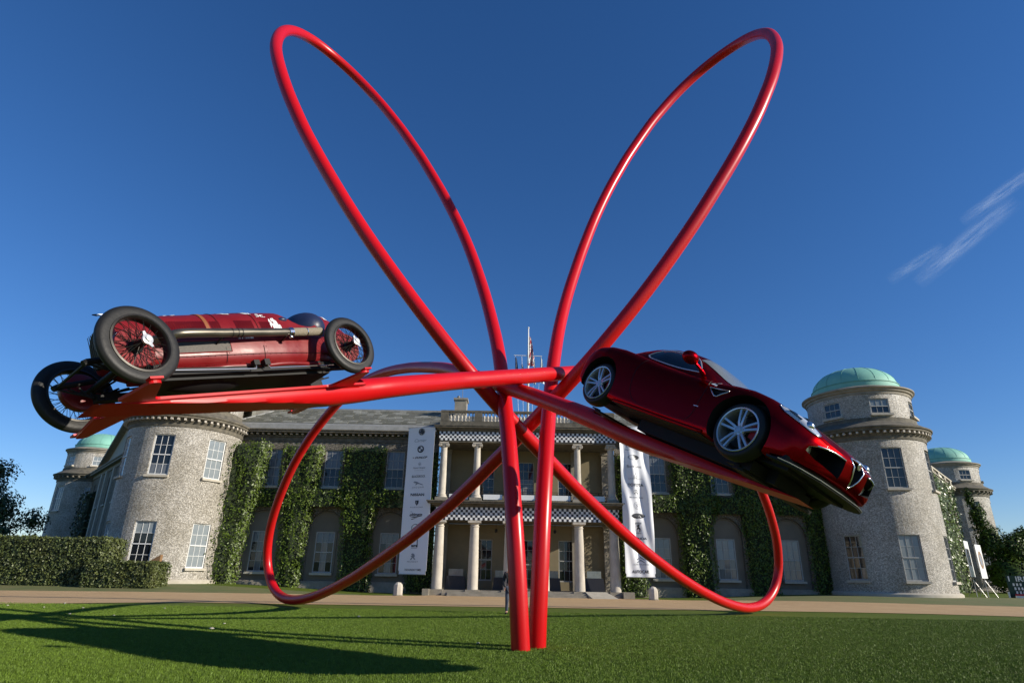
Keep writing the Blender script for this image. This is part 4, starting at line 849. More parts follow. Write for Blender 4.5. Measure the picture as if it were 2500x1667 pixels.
def left_items(text, poly, ell, ring, line):
    zz = ZL
    def rnd_(z, kind):
        ell('ink', 0.02, z, 0.27, 0.27); ell('white', 0.02, z, 0.17, 0.17, 0.017)
    z = zz[0]; rnd_(z, 0); line('navy', (-0.06, z - 0.15), (-0.06, z + 0.15), 0.05, 0.02); line('navy', (-0.14, z + 0.02), (0.01, z + 0.02), 0.05, 0.02); ring('inkgrey', 0.08, z, 0.07, 0.12, 0.03, 0.02); ring('white', 0.02, z, 0.255, 0.255, 0.02, 0.02)
    text('inkgrey', 'Cartier', -0.03, zz[1], 0.98, shear=0.35, bold=-0.005)
    z = zz[2]; rnd_(z, 1); poly('navy', [(0.02, z), (0.02, z + 0.17), (-0.10, z + 0.12), (-0.15, z)], 0.02); poly('navy', [(0.02, z), (0.02, z - 0.17), (0.14, z - 0.12), (0.19, z)], 0.02); text('white', 'B M W', 0.02, z + 0.22, 0.26, 0.05, off=0.02)
    text('ink', 'DUNLOP', 0.10, zz[3], 1.02, 0.15, shear=0.4, bold=0.03); poly('ink', [(-0.60, zz[3] + 0.05), (-0.44, zz[3]), (-0.60, zz[3] - 0.05), (-0.55, zz[3])])
    ring('inkgrey', 0.02, zz[4], 0.11, 0.12, 0.02); text('inkgrey', '*', 0.02, zz[4] - 0.01, 0.12, 0.12); text('inkgrey', 'Veuve Clicquot', 0.0, zz[5], 1.0, 0.17); line('inkgrey', (-0.38, zz[5] - 0.17), (0.38, zz[5] - 0.17), 0.012)
    text('ink', 'BLACKROCK', 0.0, zz[6], 1.08, 0.17, bold=0.005)
    z = zz[7]; poly('inkgrey', [(-0.42, z + 0.12), (-0.30, z + 0.17), (-0.12, z + 0.14), (0.12, z + 0.02), (0.34, z - 0.05), (0.42, z - 0.12), (0.30, z - 0.10), (0.08, z - 0.03), (-0.05, z - 0.02), (-0.16, z - 0.10), (-0.26, z - 0.09), (-0.14, z + 0.0), (-0.26, z + 0.05), (-0.36, z + 0.03), (-0.28, z + 0.09)])
    text('ink', 'JAGUAR', 0.0, zz[8], 0.95, 0.14, sp=1.4, bold=-0.01)
    text('ink', 'NISSAN', 0.0, zz[9], 1.08, 0.19, bold=0.03)
    z = zz[10]; poly('ink', [(-0.14, z + 0.17), (0.14, z + 0.17), (0.13, z - 0.02), (0, z - 0.19), (-0.13, z - 0.02)]); poly('inkgrey', [(-0.09, z + 0.10), (0.0, z + 0.10), (0.0, z - 0.10), (-0.08, z)], 0.018); text('inkgrey', 'PORSCHE', 0.0, zz[11], 0.98, 0.08, sp=1.3, bold=0.02)
    text('ink', 'ultimate', 0.0, zz[12], 0.98, 0.24, shear=0.35, bold=0.02); text('inkgrey', 'the', -0.38, zz[12] + 0.2, 0.14, 0.07, shear=0.3); poly('ink', [(-0.45, zz[13] + 0.02), (0.5, zz[13] + 0.12), (-0.1, zz[13] - 0.02)]); poly('ink', [(-0.38, zz[13] - 0.09), (0.15, zz[13] - 0.02), (-0.30, zz[13] - 0.13)])
    z = zz[14]; ring('ink', 0.02, z, 0.30, 0.27, 0.035); poly('ink', [(-0.26, z + 0.06), (-0.05, z + 0.0), (0.02, z - 0.07), (0.09, z + 0.0), (0.3, z + 0.06), (0.08, z - 0.02), (0.02, z - 0.13), (-0.04, z - 0.02)]); text('ink', 'MAZDA', 0.0, z - 0.42, 0.8, 0.12)
    z = zz[15]; line('ink', (0.26, z + 0.5), (0.26, z - 0.12), 0.06); text('ink', 'ami', 0.06, z, 0.5, 0.2, bold=0.04); line('inkgrey', (-0.2, zz[16]), (0.28, zz[16]), 0.03)
    z = zz[17]; poly('inkgrey', [(-0.16, z + 0.16), (-0.02, z + 0.22), (0.10, z + 0.16), (0.16, z + 0.02), (0.08, z - 0.02), (0.2, z - 0.2), (0.1, z - 0.2), (-0.0, z - 0.06), (-0.12, z - 0.22), (-0.22, z - 0.22), (-0.08, z - 0.02), (-0.2, z + 0.04), (-0.06, z + 0.08)]); text('inkgrey', 'PEUGEOT', 0.0, zz[18], 0.86, 0.09, sp=1.2)
    text('ink', 'THE SUNDAY TIMES', 0.05, zz[19], 1.3, 0.13, bold=0.01)
def right_items(text, poly, ell, ring, line):
    zz = ZR
    for k in range(4): ring('inkgrey', -0.42 + 0.26 * k, zz[0], 0.17, 0.17, 0.035)
    text('inkgrey', 'Audi', -0.5, zz[1], 0.3, 0.12)
    z = zz[2]; ell('ink', -0.1, z, 0.41, 0.19); ring('inkgrey', -0.1, z, 0.40, 0.18, 0.015, 0.018); text('white', 'LAND-', -0.14, z + 0.065, 0.5, 0.09, shear=0.2, bold=0.03, off=0.02); text('white', '-ROVER', -0.06, z - 0.065, 0.56, 0.09, shear=0.2, bold=0.03, off=0.02)
    text('ink', 'Bonhams', -0.08, zz[3], 1.05, 0.19, bold=-0.01)
    z = zz[4]; poly('inkgrey', [(-0.17, z - 0.22), (0.09, z - 0.22), (0.09, z + 0.05), (-0.17, z + 0.05)]); text('white', 'RR', -0.04, z - 0.09, 0.2, 0.16, off=0.02); line('inkgrey', (-0.04, z + 0.05), (-0.04, z + 0.22), 0.05); text('inkgrey', 'Rolls-Royce Motor Cars', -0.04, zz[5], 1.0, 0.08)
    text('ink', 'TOYOTA', -0.05, zz[6], 1.12, 0.2, bold=0.02)
    z = zz[7]; ring('ink', -0.05, z, 0.18, 0.18, 0.02); [line('ink', (-0.05, z), (-0.05 + 0.17 * math.cos(a), z + 0.17 * math.sin(a)), 0.04) for a in (math.pi / 2, math.pi * 7 / 6, -math.pi / 6)]; text('inkgrey', 'Mercedes-Benz', -0.03, zz[8], 1.0, 0.11)
    z = zz[9]; ring('inkgrey', -0.02, z, 0.25, 0.25, 0.02); ring('inkgrey', -0.02, z, 0.17, 0.17, 0.015); text('inkgrey', 'S', -0.02, z, 0.14, 0.2)
    z = zz[10]; ell('ink', 0.02, z, 0.50, 0.17); ring('inkgrey', 0.02, z, 0.48, 0.15, 0.015, 0.018); text('white', 'Ford', 0.02, z, 0.58, 0.2, shear=0.35, bold=0.01, off=0.02)
    z = zz[11]; line('ink', (-0.2, z + 0.37), (0.22, z + 0.37), 0.04); line('inkgrey', (-0.2, z + 0.30), (0.22, z + 0.30), 0.04); poly('ink', [(-0.06, z + 0.22), (0.05, z + 0.26), (0.08, z + 0.16), (0.0, z + 0.1), (0.1, z + 0.02), (0.14, z - 0.05), (0.1, z - 0.22), (0.04, z - 0.24), (0.07, z - 0.08), (-0.02, z - 0.04), (-0.1, z - 0.12), (-0.12, z - 0.04), (-0.05, z + 0.04), (-0.06, z + 0.14), (-0.14, z + 0.06)]); ring('inkgrey', 0.01, z, 0.23, 0.28, 0.012); line('inkgrey', (-0.16, z - 0.34), (0.18, z - 0.34), 0.04)
    text('ink', 'HONDA', 0.03, zz[12], 1.02, 0.15, bold=0.02)
    z = zz[13]; [poly('inkgrey', [(-0.24, z + o - 0.12), (0.05, z + o + 0.1), (0.34, z + o - 0.12), (0.24, z + o - 0.12), (0.05, z + o + 0.0), (-0.14, z + o - 0.12)]) for o in (0.08, -0.1)]; text('inkgrey', 'CITROËN', 0.04, zz[14], 1.0, 0.11, sp=1.1)
    text('ink', 'AUTOCAR', 0.0, zz[15], 1.12, 0.2, bold=0.03)
ZL = [11.24, 10.6, 9.95, 9.33, 8.86, 8.57, 7.97, 7.45, 7.17, 6.67, 6.09, 5.79, 5.29, 5.07, 4.37, 3.19, 3.02, 2.46, 2.13, 1.6]
ZR = [10.36, 10.06, 9.49, 8.84, 8.16, 7.96, 7.53, 7.01, 6.67, 6.1, 5.4, 4.57, 3.89, 2.53, 2.21, 1.74]
banner('hanging_banner', -6.62, 44.9, 2.16, 1.32, 11.55, math.radians(19), False, 'flat white banner of sponsor logos hanging left of the portico', left_items)
banner('hanging_banner', 9.06, 44.3, 2.12, 1.40, 11.75, math.radians(-4), True, 'rippled silvery banner of sponsor logos hanging right of the portico', right_items)

# ================================================================== the sculpture
def eul(a):
    a = [math.radians(k) for k in a]; return Matrix.Rotation(a[2], 3, 'Z') @ Matrix.Rotation(a[1], 3, 'Y') @ Matrix.Rotation(a[0], 3, 'X')
CS = 1.28
def frame_of(a, t): return Matrix.Translation(t) @ eul(a).to_4x4() @ Matrix.Scale(CS, 4)
F_OLD = frame_of((13.95, 17.98, 237.47), (-4.00, 8.63, 3.755)); F_NEW = frame_of((-16.33, 25.71, -58.35), (3.11, 10.68, 3.52))
PIPE1=[(0.29,13.63,-0.05),(0.24,13.59,0.75),(0.19,13.60,1.55),(0.13,13.69,2.35),(0.07,13.91,3.12),(0.01,14.23,3.86),(-0.05,14.62,4.55),(-0.12,15.07,5.22),(-0.18,15.53,5.87),(-0.26,15.99,6.53),(-0.35,16.43,7.20),(-0.46,16.85,7.87),(-0.60,17.25,8.56),(-0.75,17.64,9.25),(-0.92,17.99,9.95),(-1.11,18.32,10.65),(-1.32,18.63,11.37),(-1.55,18.91,12.09),(-1.80,19.17,12.80),(-2.08,19.41,13.52),(-2.39,19.62,14.23),(-2.71,19.81,14.94),(-3.06,19.98,15.65),(-3.42,20.13,16.35),(-3.80,20.25,17.05),(-4.21,20.35,17.73),(-4.63,20.43,18.41),(-5.09,20.48,19.08),(-5.56,20.50,19.72),(-6.07,20.47,20.34),(-6.62,20.36,20.92),(-7.20,20.12,21.41),(-7.79,19.67,21.71),(-8.25,19.03,21.68),(-8.51,18.35,21.35),(-8.60,17.73,20.86),(-8.59,17.17,20.29),(-8.51,16.66,19.66),(-8.39,16.21,19.01),(-8.22,15.80,18.34),(-8.02,15.43,17.66),(-7.77,15.11,16.96),(-7.49,14.84,16.26),(-7.19,14.62,15.55),(-6.87,14.48,14.83),(-6.52,14.39,14.11),(-6.15,14.35,13.39),(-5.75,14.36,12.69),(-5.34,14.38,12.01),(-4.91,14.42,11.33),(-4.47,14.47,10.66),(-4.01,14.51,9.99),(-3.54,14.55,9.34),(-3.06,14.59,8.70),(-2.57,14.63,8.06),(-2.07,14.69,7.43),(-1.56,14.81,6.82),(-1.04,15.03,6.25),(-0.52,15.37,5.74),(-0.02,15.81,5.29),(0.45,16.33,4.91),(0.91,16.90,4.57),(1.35,17.50,4.26),(1.78,18.11,3.97),(2.22,18.73,3.69),(2.67,19.33,3.41),(3.12,19.93,3.13),(3.58,20.53,2.85),(4.05,21.13,2.58),(4.52,21.72,2.32),(4.99,22.33,2.07),(5.47,22.93,1.83),(5.94,23.54,1.61),(6.43,24.14,1.39),(6.92,24.74,1.19),(7.43,25.33,0.98),(7.95,25.92,0.80),(8.48,26.50,0.62),(9.02,27.08,0.47),(9.57,27.65,0.35),(10.13,28.22,0.27),(10.71,28.77,0.27),(11.30,29.31,0.37),(11.88,29.80,0.65),(12.37,30.16,1.16),(12.63,30.22,1.90),(12.60,29.95,2.65),(12.41,29.52,3.30),(12.13,29.03,3.88),(11.82,28.54,4.43),(11.47,28.06,4.97),(11.10,27.61,5.53),(10.70,27.18,6.08),(10.28,26.78,6.64),(9.82,26.40,7.17),(9.33,26.01,7.68),(8.80,25.60,8.12),(8.25,25.15,8.49),(7.68,24.64,8.74),(7.11,24.09,8.88),(6.57,23.50,8.92),(6.05,22.89,8.86),(5.56,22.26,8.74),(5.10,21.62,8.58),(4.66,20.98,8.39),(4.23,20.33,8.18),(3.82,19.67,7.97),(3.41,19.01,7.74),(3.01,18.36,7.52),(2.60,17.70,7.28),(2.19,17.06,7.04),(1.75,16.42,6.81),(1.29,15.81,6.57),(0.81,15.21,6.34),(0.31,14.62,6.10),(-0.18,14.03,5.87),(-0.67,13.43,5.63),(-1.15,12.83,5.40),(-1.63,12.23,5.16)]
PIPE2=[(0.63,14.17,-0.10),(0.66,14.11,0.70),(0.70,14.10,1.50),(0.74,14.18,2.29),(0.79,14.39,3.07),(0.85,14.70,3.80),(0.91,15.09,4.50),(0.98,15.53,5.18),(1.05,15.98,5.84),(1.13,16.42,6.50),(1.22,16.85,7.17),(1.33,17.26,7.85),(1.45,17.66,8.54),(1.60,18.02,9.24),(1.77,18.37,9.95),(1.96,18.68,10.66),(2.17,18.97,11.38),(2.39,19.23,12.11),(2.63,19.46,12.84),(2.88,19.67,13.57),(3.16,19.84,14.31),(3.46,19.99,15.04),(3.78,20.12,15.76),(4.13,20.23,16.48),(4.49,20.33,17.19),(4.88,20.41,17.88),(5.29,20.47,18.57),(5.72,20.50,19.25),(6.19,20.51,19.90),(6.69,20.46,20.53),(7.23,20.33,21.10),(7.82,20.08,21.59),(8.41,19.64,21.88),(8.89,19.01,21.86),(9.14,18.32,21.54),(9.23,17.68,21.06),(9.20,17.11,20.50),(9.12,16.59,19.90),(8.99,16.13,19.25),(8.83,15.72,18.58),(8.63,15.35,17.90),(8.39,15.05,17.19),(8.12,14.79,16.48),(7.83,14.60,15.76),(7.50,14.48,15.03),(7.16,14.41,14.31),(6.79,14.39,13.60),(6.40,14.41,12.90),(5.99,14.46,12.21),(5.57,14.52,11.53),(5.14,14.59,10.85),(4.70,14.67,10.19),(4.24,14.76,9.53),(3.77,14.85,8.88),(3.29,14.94,8.25),(2.79,15.06,7.63),(2.28,15.23,7.03),(1.77,15.50,6.48),(1.27,15.88,5.99),(0.79,16.36,5.55),(0.34,16.90,5.16),(-0.10,17.46,4.80),(-0.54,18.04,4.46),(-0.97,18.63,4.12),(-1.42,19.21,3.78),(-1.87,19.78,3.45),(-2.34,20.35,3.14),(-2.81,20.93,2.84),(-3.28,21.51,2.55),(-3.76,22.10,2.28),(-4.24,22.69,2.02),(-4.72,23.28,1.77),(-5.20,23.88,1.53),(-5.68,24.47,1.29),(-6.17,25.07,1.08),(-6.67,25.67,0.87),(-7.18,26.26,0.69),(-7.69,26.86,0.52),(-8.22,27.44,0.38),(-8.77,28.03,0.28),(-9.32,28.61,0.24),(-9.87,29.18,0.29),(-10.42,29.73,0.50),(-10.91,30.18,0.94),(-11.24,30.37,1.64),(-11.32,30.24,2.42),(-11.21,29.91,3.14),(-10.99,29.48,3.78),(-10.71,29.02,4.38),(-10.39,28.55,4.95),(-10.05,28.09,5.50),(-9.67,27.64,6.05),(-9.25,27.22,6.59),(-8.80,26.81,7.12),(-8.31,26.41,7.61),(-7.80,25.99,8.07),(-7.26,25.55,8.46),(-6.69,25.06,8.75),(-6.12,24.52,8.92),(-5.57,23.94,8.97),(-5.06,23.33,8.93),(-4.57,22.69,8.83),(-4.13,22.04,8.68),(-3.70,21.38,8.51),(-3.30,20.72,8.31),(-2.91,20.05,8.09),(-2.54,19.37,7.86),(-2.17,18.70,7.62),(-1.82,18.04,7.35),(-1.46,17.37,7.06),(-1.11,16.72,6.76),(-0.73,16.08,6.44),(-0.33,15.46,6.13),(0.10,14.86,5.81),(0.54,14.27,5.49),(0.97,13.68,5.16),(1.39,13.09,4.83),(1.81,12.49,4.49)]

RT_ = 0.193
scu = thing('sculpture', (0.46, 13.7, 0), 'giant red steel tube sculpture of looping clover leaves holding two cars aloft', 'sculpture')
def pipe(pts, F, line, xs, xe, zb, y_c, kink):
    pts = [Vector(p) for p in pts]; Fi = F.inverted(); base = pts[:-1]
    loc = [Vector(q) for q in line]
    # join the free end of the loop to the straight beam under the car
    tail = catmull([base[-2], base[-1]] + [F @ q for q in loc], 5)[5:]
    # denser rows along the beam for a clean sliced end
    seg = []
    for a, b in zip(tail, tail[1:]):
        for k in range(3): seg.append(a.lerp(b, k / 3))
    seg.append(tail[-1]); head = catmull(base, 3)[:-1]; full = head + seg; nb = len(seg)
    q = MB(); q.tube(full, [RT_] * len(head) + [RT_ * (1 + 0.14 * smooth(i / (nb * .5))) for i in range(nb)], 28, caps=True)
    nbeam = len(seg) * 28 + 28; v = q.v
    for i in range(len(v) - nbeam, len(v)):
        p = Fi @ Vector(v[i])
        if p.x > xs:
            lo = zb(p.x); hi = -0.03; p.z = min(hi, max(lo, p.z)) if lo < hi else hi
            v[i] = tuple(F @ p)
    for i in range(28):                                              # sink the foot into the turf
        pass
    return obj('tube', q, M['red'], scu, smooth=32, recalc=False)
old_line = [(-2.5, 0.15, -0.05), (-1.75, 0.10, -0.05), (-1.0, 0.11, -0.05), (-0.2, 0.12, -0.05), (0.6, 0.12, -0.05), (1.2, 0.12, -0.05), (1.62, 0.12, -0.05)]
new_line = [(-2.6, -0.12, -0.12), (-1.9, -0.10, -0.11), (-1.0, -0.07, -0.11), (0.0, -0.03, -0.10), (0.6, 0.0, -0.09), (1.2, 0.02, -0.07), (1.84, 0.04, -0.05)]
p1 = pipe(PIPE1, F_OLD, old_line, -1.75, 1.6, lambda x: -0.24 + 0.215 * max(0, min(1, (x + 1.5) / 3.1)), 0.1, 0)
p2 = pipe(PIPE2, F_NEW, new_line, -1.95, 2.1, lambda x: -0.28 + 0.245 * max(0, min(1, (x + 0.9) / 2.72)), 0.0, 0)
def rounded(poly, r=0.06, n=4):
    o = []; m = len(poly)
    for i in range(m):
        a, b, c = Vector(poly[i - 1]), Vector(poly[i]), Vector(poly[(i + 1) % m]); u = (a - b).normalized(); w_ = (c - b).normalized(); k = min(r, (a - b).length / 2.2, (c - b).length / 2.2)
        p, q = b + u * k, b + w_ * k
        for j in range(n + 1):
            t = j / n; o.append((p * (1 - t) ** 2 + b * 2 * t * (1 - t) + q * t * t))
    return o
def cradle(F, arms, y0, y1, x0, x1, z0, z1, yo, mm='red', yf=None):
    yf = yf or yo
    q = MB(); poly = []
    (xa_, xb_), (xc_, xd_) = arms                                      # rear arm span, front arm span (x)
    H = [(x0, y0), (x0, y1), (xa_ - 0.10, y1), (xa_, yo), (xb_, yo), (xb_ + 0.16, y1), (xc_ - 0.16, y1), (xc_, yo), (xd_, yo), (xd_ + 0.08, y1), (x1, y1), (x1, y0), (xd_ + 0.08, y0), (xd_, -yf), (xc_, -yf), (xc_ - 0.16, y0), (xb_ + 0.16, y0), (xb_, -yf), (xa_, -yf), (xa_ - 0.10, y0)]
    pts = rounded([(a, b, 0) for a, b in H], 0.06)
    q.prism([(p.x, p.y, 0) for p in pts], (0, 0, z0), (0, 0, z1))
    # side gussets between plate and tube
    q.prism([(x0 + 0.1, y1 - 0.05, z0), (x1 - 0.25, y1 - 0.05, z0), (x1 - 0.25, y1 - 0.12, z0 - 0.02), (x0 + 0.1, y1 - 0.16, z0 - 0.06)], (0, 0, -0.002), (0, -0.01, -0.004))
    for sx in (xa_, xc_):
        for sy in (-1, 1): yy = sy * (yo if sy > 0 else yf); q.box(sx + 0.0, sx + 0.12, yy - 0.04, yy + 0.04, z1, z1 + 0.02)
    q.xf(F); obj('support_plate', q, M[mm], scu)
cradle(F_OLD, ((-1.36, -1.25), (1.27, 1.37)), -0.10, 0.34, -1.75, 1.36, -0.040, -0.012, 0.80, 'red', 0.70)
cradle(F_NEW, ((-1.44, -1.24), (1.26, 1.42)), -0.10, 0.12, -1.8, 1.6, -0.042, -0.012, 0.90, 'black', 0.62)
q = MB(); q.box(-0.75, 1.62, -0.30, 0.30, -0.010, 0.16); q.box(1.15, 1.5, -0.62, 0.62, -0.009, 0.12); q.xf(F_NEW); obj('mounting_block', q, M['black'], scu)  # black boxes added to fill the open gap under the coupe with darkness

# ================================================================== wheels
def tyre_mesh(R, w, ri, m, blocks=90, tread=0.005):
    q = MB(); k = 22; prof = []
    for i in range(k + 1):
        t = math.pi * (i / k) ; 
        # from inner bead (outer side) round the tread to inner bead (inner side)
        a = -math.cos(t); s_ = math.sin(t) ** 0.75
        prof.append((ri + (R - ri) * s_, a * w / 2 * (0.78 + 0.22 * math.sin(t))))
    n = blocks * 2; rows = []
    for j in range(n):
        th = 2 * math.pi * j / n; r_ = []
        for i, (r, y) in enumerate(prof):
            e = tread if (j % 2 and abs(r - ri) > (R - ri) * 0.86 and abs(y) > w * 0.22) else 0
            r_.append(((r - e) * math.cos(th), y, (r - e) * math.sin(th)))
        rows.append(r_)
    rows.append(rows[0]); q.grid(rows); return q.mesh('tyre', smooth=40, mats=[m])
def spoke_wheel(F, root, x, y, z, side):
    """wire wheel, outer face towards side*y"""
    W = link('wheel', None, root); return W
def lathe_y(prof, n, c=(0, 0, 0), side=1):
    """profile (r, y) around the y axis"""
    q = MB(); q.lathe([(r, yy) for r, yy in prof], (0, 0, 0), n, R=Matrix.Rotation(math.radians(-90), 3, 'X')); 
    q.v = [(a + c[0], b * side + c[1], d + c[2]) for a, b, d in q.v]; return q

# ------------------------------------------------------------------ old racing car (nose +x, left side +y, wheels on z=0)
car1 = bpy.data.objects.new('vintage_racing_car', None); COL.objects.link(car1); car1.matrix_world = F_OLD; ORG[car1.name] = Vector((0, 0, 0))
tag(car1, 'maroon vintage grand prix racing car with wire wheels on the left arm of the sculpture', 'racing car')
ST = [(1.30, .20, .48, .84), (1.28, .255, .42, .90), (1.20, .275, .38, .925), (1.02, .305, .32, .945), (.8, .34, .285, .965), (.3, .385, .265, 1.0), (-.1, .415, .255, 1.03), (-.5, .43, .25, 1.05), (-.9, .425, .25, 1.07), (-1.2, .375, .26, 1.10), (-1.45, .29, .29, 1.08), (-1.7, .19, .36, 1.00), (-1.9, .10, .47, .88), (-2.02, .03, .60, .76)]
def st_interp(x, ST):
    xs = [s[0] for s in ST][::-1]; return [float(np.interp(x, xs, [s[k] for s in ST][::-1])) for k in range(1, len(ST[0]))]
def racer_sec(x, n=44, grow=0.0):
    w_, zb, zt = st_interp(x, ST); zc = (zb + zt) / 2 - 0.06; o = []
    for k in range(n):
        t = 2 * math.pi * k / n; c, s = math.cos(t), math.sin(t)
        e = 0.62 if s < 0 else 0.80
        yy = math.copysign(abs(c) ** (0.5 if s < 0 else 0.72), c) * (w_ + grow); hh = (zt - zc + grow) if s > 0 else (zc - zb + grow)
        o.append((x, yy, zc + math.copysign(abs(s) ** (0.55 if s < 0 else 0.85), s) * hh))
    return o
def boolean(obj_me, cutters, name):
    """difference of a closed mesh with closed cutter meshes; faces from cutters get the cutter's material slot"""
    a = bpy.data.objects.new('tmp_a', obj_me); COL.objects.link(a); tmp = [a]
    for c in cutters:
        b = bpy.data.objects.new('tmp_b', c); COL.objects.link(b); tmp.append(b); md = a.modifiers.new('b', 'BOOLEAN'); md.operation = 'DIFFERENCE'; md.solver = 'EXACT'; md.object = b
    dg = bpy.context.evaluated_depsgraph_get(); me = bpy.data.meshes.new_from_object(a.evaluated_get(dg)); me.name = name
    for t in tmp: bpy.data.objects.remove(t)
    return me
q = MB(); xs = np.concatenate([np.linspace(1.30, 1.0, 10), np.linspace(0.95, -1.9, 60), np.linspace(-1.93, -2.02, 4)])
rows = [racer_sec(x) for x in xs]; q.grid(rows, closed_u=True); q.add(rows[0], [tuple(range(44))]); q.add(rows[-1], [tuple(range(44))])
body = q.mesh('body', mats=[M['maroon'], M['black']])
cut = MB(); cut.cur = 1; cut.ball((-0.93, 0, 1.13), (0.375, 0.80, 0.43), 32, 20); cm = cut.mesh('cut', mats=[M['maroon'], M['black']])
body = boolean(body, [cm], 'body'); body.polygons.foreach_set('use_smooth', [True] * len(body.polygons)); body.set_sharp_from_angle(angle=math.radians(38))
link('body', body, car1)
def P1(name, q, m, parent=car1, smooth=False, **k): return obj(name, q, m, parent, smooth=smooth, local=True, **k)
q = MB(); q.ball((-1.17, 0, 0.84), (0.27, 0.395, 0.265), 28, 16); q.ball((-0.78, 0, 0.62), (0.25, 0.32, 0.10), 16, 8); P1('seat', q, M['seat'], smooth=True)
q = MB(); q.tube([(-0.56 + 0.10 * math.cos(t) * 0.3, 0.0 + 0.17 * math.cos(t), 0.86 + 0.17 * math.sin(t)) for t in [2 * math.pi * k / 24 for k in range(24)]], 0.013, 6, closed=True); q.tube([(-0.56, 0, 0.86), (-0.3, 0, 0.78)], 0.014, 6); P1('steering_wheel', q, M['black'])
q = MB(); q.ball((-0.62, 0.36, 0.86), (0.07, 0.05, 0.035), 12, 8); P1('padded_rim', q, M['seat'], smooth=True)
# radiator, cap, mascot
sec = racer_sec(1.30, 40); q = MB(); q.add([(1.308, y * 0.86, 0.66 + (z - 0.66) * 0.88) for _, y, z in sec], [tuple(range(40))]); q2 = MB(); q2.tube([(1.292, y, z) for _, y, z in sec], 0.022, 8, closed=True)
q.add([(1.300, y * 0.86, 0.66 + (z - 0.66) * 0.88) for _, y, z in sec], [tuple(range(40))]); P1('radiator_core', q, M['mesh']); P1('radiator_shell', q2, M['blacksteel'], smooth=True)
q = MB()
for k in range(13): q.box(1.309, 1.314, -0.19 + k * 0.0316, -0.186 + k * 0.0316, 0.47, 0.84)
P1('radiator_bars', q, M['blacksteel'])
q = MB(); q.lathe([(0, .925), (.045, .93), (.045, .97), (.02, .985), (.012, 1.0)], (1.22, 0, 0), 14); q.prism([(1.23, 0, .995), (1.28, 0.01, 1.012), (1.32, 0, 1.01), (1.27, -0.01, 1.005), (1.20, 0, 1.025), (1.13, 0, 1.03), (1.17, 0, 1.01)], (0, -.01, 0), (0, .01, 0)); P1('mascot', q, M['chrome'])
# bonnet louvres, strap, hinge line, seams
def on_side(x, z, side=1, out=0.004):
    s = racer_sec(x, 180); c = [p for p in s if p[1] * side > 0]; best = min(c, key=lambda p: abs(p[2] - z)); return Vector((x, best[1] + side * out, z))
def louvre(x, z0, z1, m='maroon', side=1):
    q = MB(); n = 5; pts = [on_side(x, z0 + (z1 - z0) * k / n, side, 0.0) for k in range(n + 1)]
    for k in range(n):
        a, b = pts[k], pts[k + 1]; h = 0.017 * side
        q.add([a, b, b + Vector((-.014, h, 0)), a + Vector((-.014, h, 0)), a + Vector((-.018, 0, 0)), b + Vector((-.018, 0, 0))], [(0, 1, 2, 3), (3, 2, 5, 4)])
    return q
lv = MB()
for side in (1, -1):
    for k in range(20): l_ = louvre(0.93 - k * 0.0265, 0.665, 0.815, side=side); lv.add(l_.v, l_.f)
    for k in range(4): l_ = louvre(0.345 - k * 0.028, 0.67, 0.815, side=side); lv.add(l_.v, l_.f)
    for k in range(8): l_ = louvre(0.06 - k * 0.028, 0.66, 0.825, side=side); lv.add(l_.v, l_.f)
    for k in range(5): l_ = louvre(-0.25 - k * 0.028, 0.67, 0.81, side=side); lv.add(l_.v, l_.f)
P1('louvres', lv, M['maroon'], recalc=False, kind='stuff')
q = MB(); s0, s1 = racer_sec(0.405, 80, 0.006), racer_sec(0.365, 80, 0.006); s2 = racer_sec(0.365, 80, 0.0); s3 = racer_sec(0.405, 80, 0.0); sel = [k for k in range(80) if s0[k][2] > 0.60]
sel = sorted(sel, key=lambda k: k); q.grid([[s3[k] for k in sel], [s0[k] for k in sel], [s1[k] for k in sel], [s2[k] for k in sel]]); P1('bonnet_strap', q, M['leather'])
q = MB()
for xx in (0.25, -0.21):
    s = racer_sec(xx, 70, 0.002); sel = [s[k] for k in range(70) if s[k][2] > 0.32]; q.tube(sel, 0.004, 4)
q.tube([on_side(x, 0.60 - 0.01 * x, 1, 0.001) for x in np.linspace(1.3, -1.6, 40)], 0.0035, 4); q.tube([on_side(x, 0.40, 1, 0.001) for x in np.linspace(1.3, -1.3, 40)], 0.004, 4)
P1('seam', q, M['black'])
q = MB()
for x in np.linspace(1.2, -1.25, 34):
    for z in (0.395, 0.315): p = on_side(x, z, 1, 0.002); q.ball(p, 0.0055, 6, 4)
for xx in (0.22, -0.24):
    for z in np.linspace(0.42, 0.92, 9): p = on_side(xx, z, 1, 0.002); q.ball(p, 0.005, 6, 4)
P1('rivets', q, M['maroon'], smooth=True, kind='stuff')
q = MB(); a = [on_side(x, 0.565, 1, 0.006) for x in np.linspace(0.80, 0.19, 10)]; b = [on_side(x, 0.435, 1, 0.006) for x in np.linspace(0.80, 0.19, 10)]; q.grid([a, b]); P1('side_mesh_panel', q, M['mesh'], recalc=False)
q = MB(); q.tube(a + b[::-1], 0.006, 5, closed=True); P1('panel_trim', q, M['maroon'])
